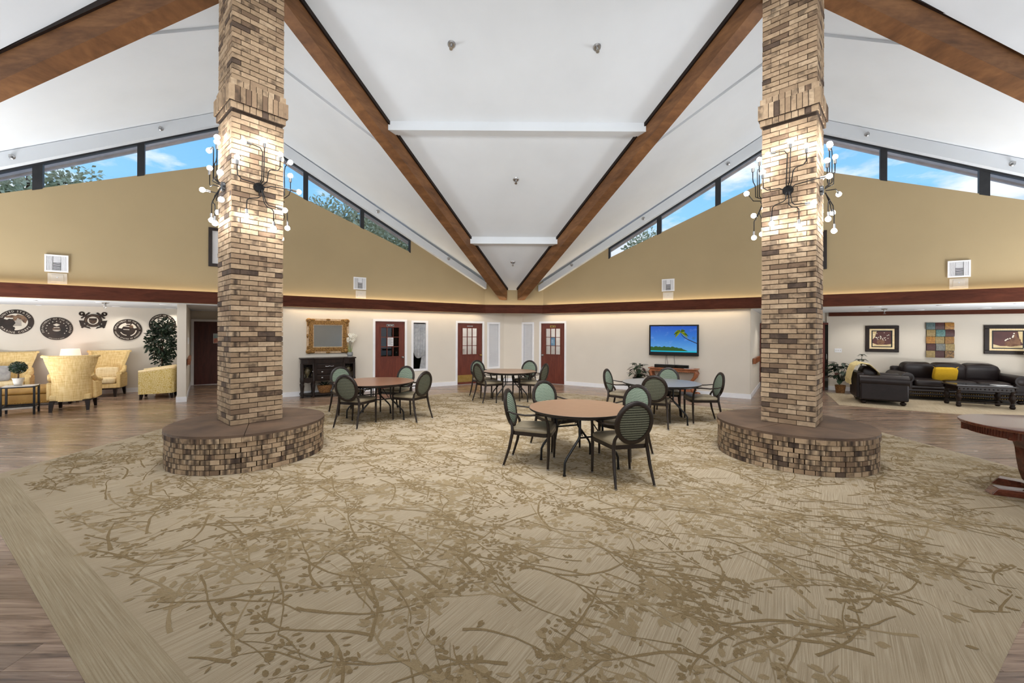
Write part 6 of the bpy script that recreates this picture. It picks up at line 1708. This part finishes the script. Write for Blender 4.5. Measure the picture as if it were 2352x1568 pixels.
# ---------------------------------------------------------------- framed prints and tile panel
def framed(lab, s0, s1, z0, z1, kind):
    root = wall_thing('framed_print', lab, 'picture', 1, (s0 + s1) / 2, -3.3, (z0 + z1) / 2)
    w_, h_ = (s1 - s0) / 2, (z1 - z0) / 2
    ring(w_, h_, w_ - .09, h_ - .09, -.05, 0).obj('frame', M_ESP, root, bevel=.008)
    ring(w_ - .09, h_ - .09, w_ - .135, h_ - .135, -.035, 0).obj('fillet', M_STRAWL, root)
    ring(w_ - .135, h_ - .135, w_ - .16, h_ - .16, -.03, 0).obj('inner_fillet', M_BLACK, root)
    pw, ph = w_ - .16, h_ - .16
    pr = MB().box(-pw, pw, -.022, -.01, -ph, ph).obj('print', pm('print_brown_' + kind, rgb(70, 36, 34), rgb(92, 50, 44), 3, rough=.5), root)
    m_c = bpy.data.materials.get('print_cream') or pm('print_cream', rgb(220, 200, 156), rgb(204, 180, 130), 6, rough=.6)
    m_p = bpy.data.materials.get('print_pot') or pm('print_pot', rgb(128, 92, 66), rgb(96, 62, 46), 14, rough=.6)
    m_w = M_PETAL
    flat([(-pw, -ph), (pw, -ph), (pw, -ph + .07), (pw * .5, -ph + .05), (-pw * .5, -ph + .045), (-pw, -ph + .09)], pr, 'table_edge', m_c, -.0235, -.022)
    if kind == 'a':
        flat([(-pw, ph), (-pw + .09, ph), (-pw + .05, ph * .2), (-pw, -.02)], pr, 'curtain', m_c, -.0235, -.022)
        flat(circ(-.02, -ph * .42, .085, 18, 1, .95), pr, 'pot', m_p, -.0245, -.022)
        rr = random.Random(4)
        for k in range(38):
            a = rr.uniform(R(10), R(170)); q = rr.uniform(.05, .26); x, z = math.cos(a) * q - .03, -ph * .25 + math.sin(a) * q * .95
            if abs(x) < pw - .02 and z < ph - .02: flat(circ(x, z, rr.uniform(.007, .014), 6), pr, 'blossom', m_w, -.025 - k * .00002, -.0235)
    else:
        flat([(pw, ph), (pw - .08, ph), (pw - .05, 0), (pw, -.1)], pr, 'curtain', m_c, -.0235, -.022)
        flat([(pw - .14, ph * .75), (pw - .10, ph * .75), (pw - .10, ph * .35), (pw - .03, ph * .0), (pw - .04, -ph + .06), (pw - .2, -ph + .06), (pw - .22, 0), (pw - .14, ph * .35)], pr, 'tall_jug', m_p, -.0240, -.022)
        flat(circ(pw * .2, -ph * .5, .09, 18, 1.2, .8), pr, 'bowl', m_p, -.0250, -.022)
        for k, (x, z) in enumerate(((.42, .75), (.38, .5), (.33, .3), (.15, .15), (.0, .08), (-.1, .0), (-.16, -.1), (.36, .42))): flat(circ(pw * x, ph * z, .016, 7), pr, 'blossom', m_w, -.0255 - k * .00002, -.0235)
framed('dark framed brown print of white flowers in a pot, right of the right column', 9.778, 10.494, 1.16, 1.905, 'a')
framed('dark framed brown print of a jug and blossom sprig at the right edge', 12.11, 12.93, 1.17, 1.905, 'b')
tpn = wall_thing('tile_panel', 'wavy wall panel of fifteen coloured square tiles above the leather sofa', 'artwork', 1, 11.305, -3.3, 1.51)
cols = [['teal', 'wine', 'gold'], ['sand', 'aqua', 'wine'], ['gold', 'sand', 'ochre'], ['wine', 'grey', 'sand'], ['sand', 'wine', 'dark']]
cm_ = {'teal': (rgb(84, 104, 104), rgb(60, 80, 82)), 'wine': (rgb(78, 36, 32), rgb(58, 26, 24)), 'gold': (rgb(176, 124, 44), rgb(128, 84, 26)), 'sand': (rgb(158, 136, 86), rgb(128, 108, 64)), 'aqua': (rgb(96, 136, 130), rgb(62, 96, 94)), 'ochre': (rgb(156, 112, 46), rgb(120, 82, 34)), 'grey': (rgb(120, 122, 116), rgb(92, 94, 90)), 'dark': (rgb(46, 34, 26), rgb(150, 112, 60))}
cmm = {k: pm('tile_' + k, a, b_, 30, rough=.45, bump=.6, bscale=50) for k, (a, b_) in cm_.items()}
MB().box(-.265, .265, -.012, 0, -.465, .465).obj('backing', M_BLACK, tpn)
for i in range(5):
    for j in range(3):
        x0 = -.27 + j * .18 + (.008 if i % 2 else -.004); z0 = .47 - (i + 1) * .188
        up_ = .03 if (i + j) % 2 else .045
        MB().shell(lambda u, v: (x0 + .004 + .172 * u, -up_ - .012 * math.sin(PI * v), z0 + .004 + .18 * v), 2, 5, lambda u, v: (0, .025, 0)).obj('tile', cmm[cols[i][j]], tpn, 60)
# ---------------------------------------------------------------- trees outside the clerestory windows
M_TLEAF = pm('tree_leaf_outdoor', rgb(214, 214, 178), rgb(160, 164, 128), 1.2, rough=.7, world=True)
def tree(lab, x, y, h, r, seed, sparse=1.0):
    root = thing('garden_tree', lab, 'tree', (x, y, 0), 0, None)
    rr = random.Random(seed)
    MB().tube([(0, 0, 0), (.1, 0, h * .35), (-.05, .1, h * .7), (0, 0, h * .92)], [.2, .16, .1, .03], 8).obj('trunk', M_BARK, root, 60)
    mb = MB()
    for k in range(9):
        a = 2 * PI * k * .382; z0 = h * (.35 + .06 * k); q = r * (.95 - .06 * k)
        e = Vector((math.cos(a) * q, math.sin(a) * q, z0 + q * .5))
        MB().tube([(0, 0, z0), tuple(Vector((e.x * .5, e.y * .5, z0 + q * .35))), tuple(e)], [.07, .045, .015], 6).obj('branch', M_BARK, root, 60)
        b2 = leafball(tuple(e * .85 + Vector((0, 0, z0 * .15))), r * .48, int(700 * sparse), .19, seed * 31 + k, .8, .15); mb.add(b2.v, b2.f)
    b2 = leafball((0, 0, h * .85), r * .6, int(900 * sparse), .19, seed * 77, .9, .15); mb.add(b2.v, b2.f)
    mb.obj('leaves', M_TLEAF, root, kind='stuff')
def beyond(sd, s, d): 
    p = wp(sd, s, d); return p.x, p.y
for lab, sd, s, d_, h, r, seed, sp in (
    ('pale leafy tree outside the leftmost clerestory panes', -1, 13.6, -7.0, 7.1, 2.3, 1, .8),
    ('leafy tree outside the far end panes of the left gable', -1, 4.6, -5.5, 7.0, 2.2, 2, 1.0),
    ('second leafy tree outside the far end panes of the left gable', -1, 2.2, -7.5, 7.4, 2.4, 3, 1.0),
    ('leafy tree outside the lowest panes of the right gable', 1, 3.0, -6.5, 6.1, 2.0, 4, 1.0),
    ('treetop showing low in the middle panes of the right gable', 1, 5.2, -11.0, 7.6, 2.3, 5, .9)):
    x, y = beyond(sd, s, d_); tree(lab, x, y, h, r, seed, sp)
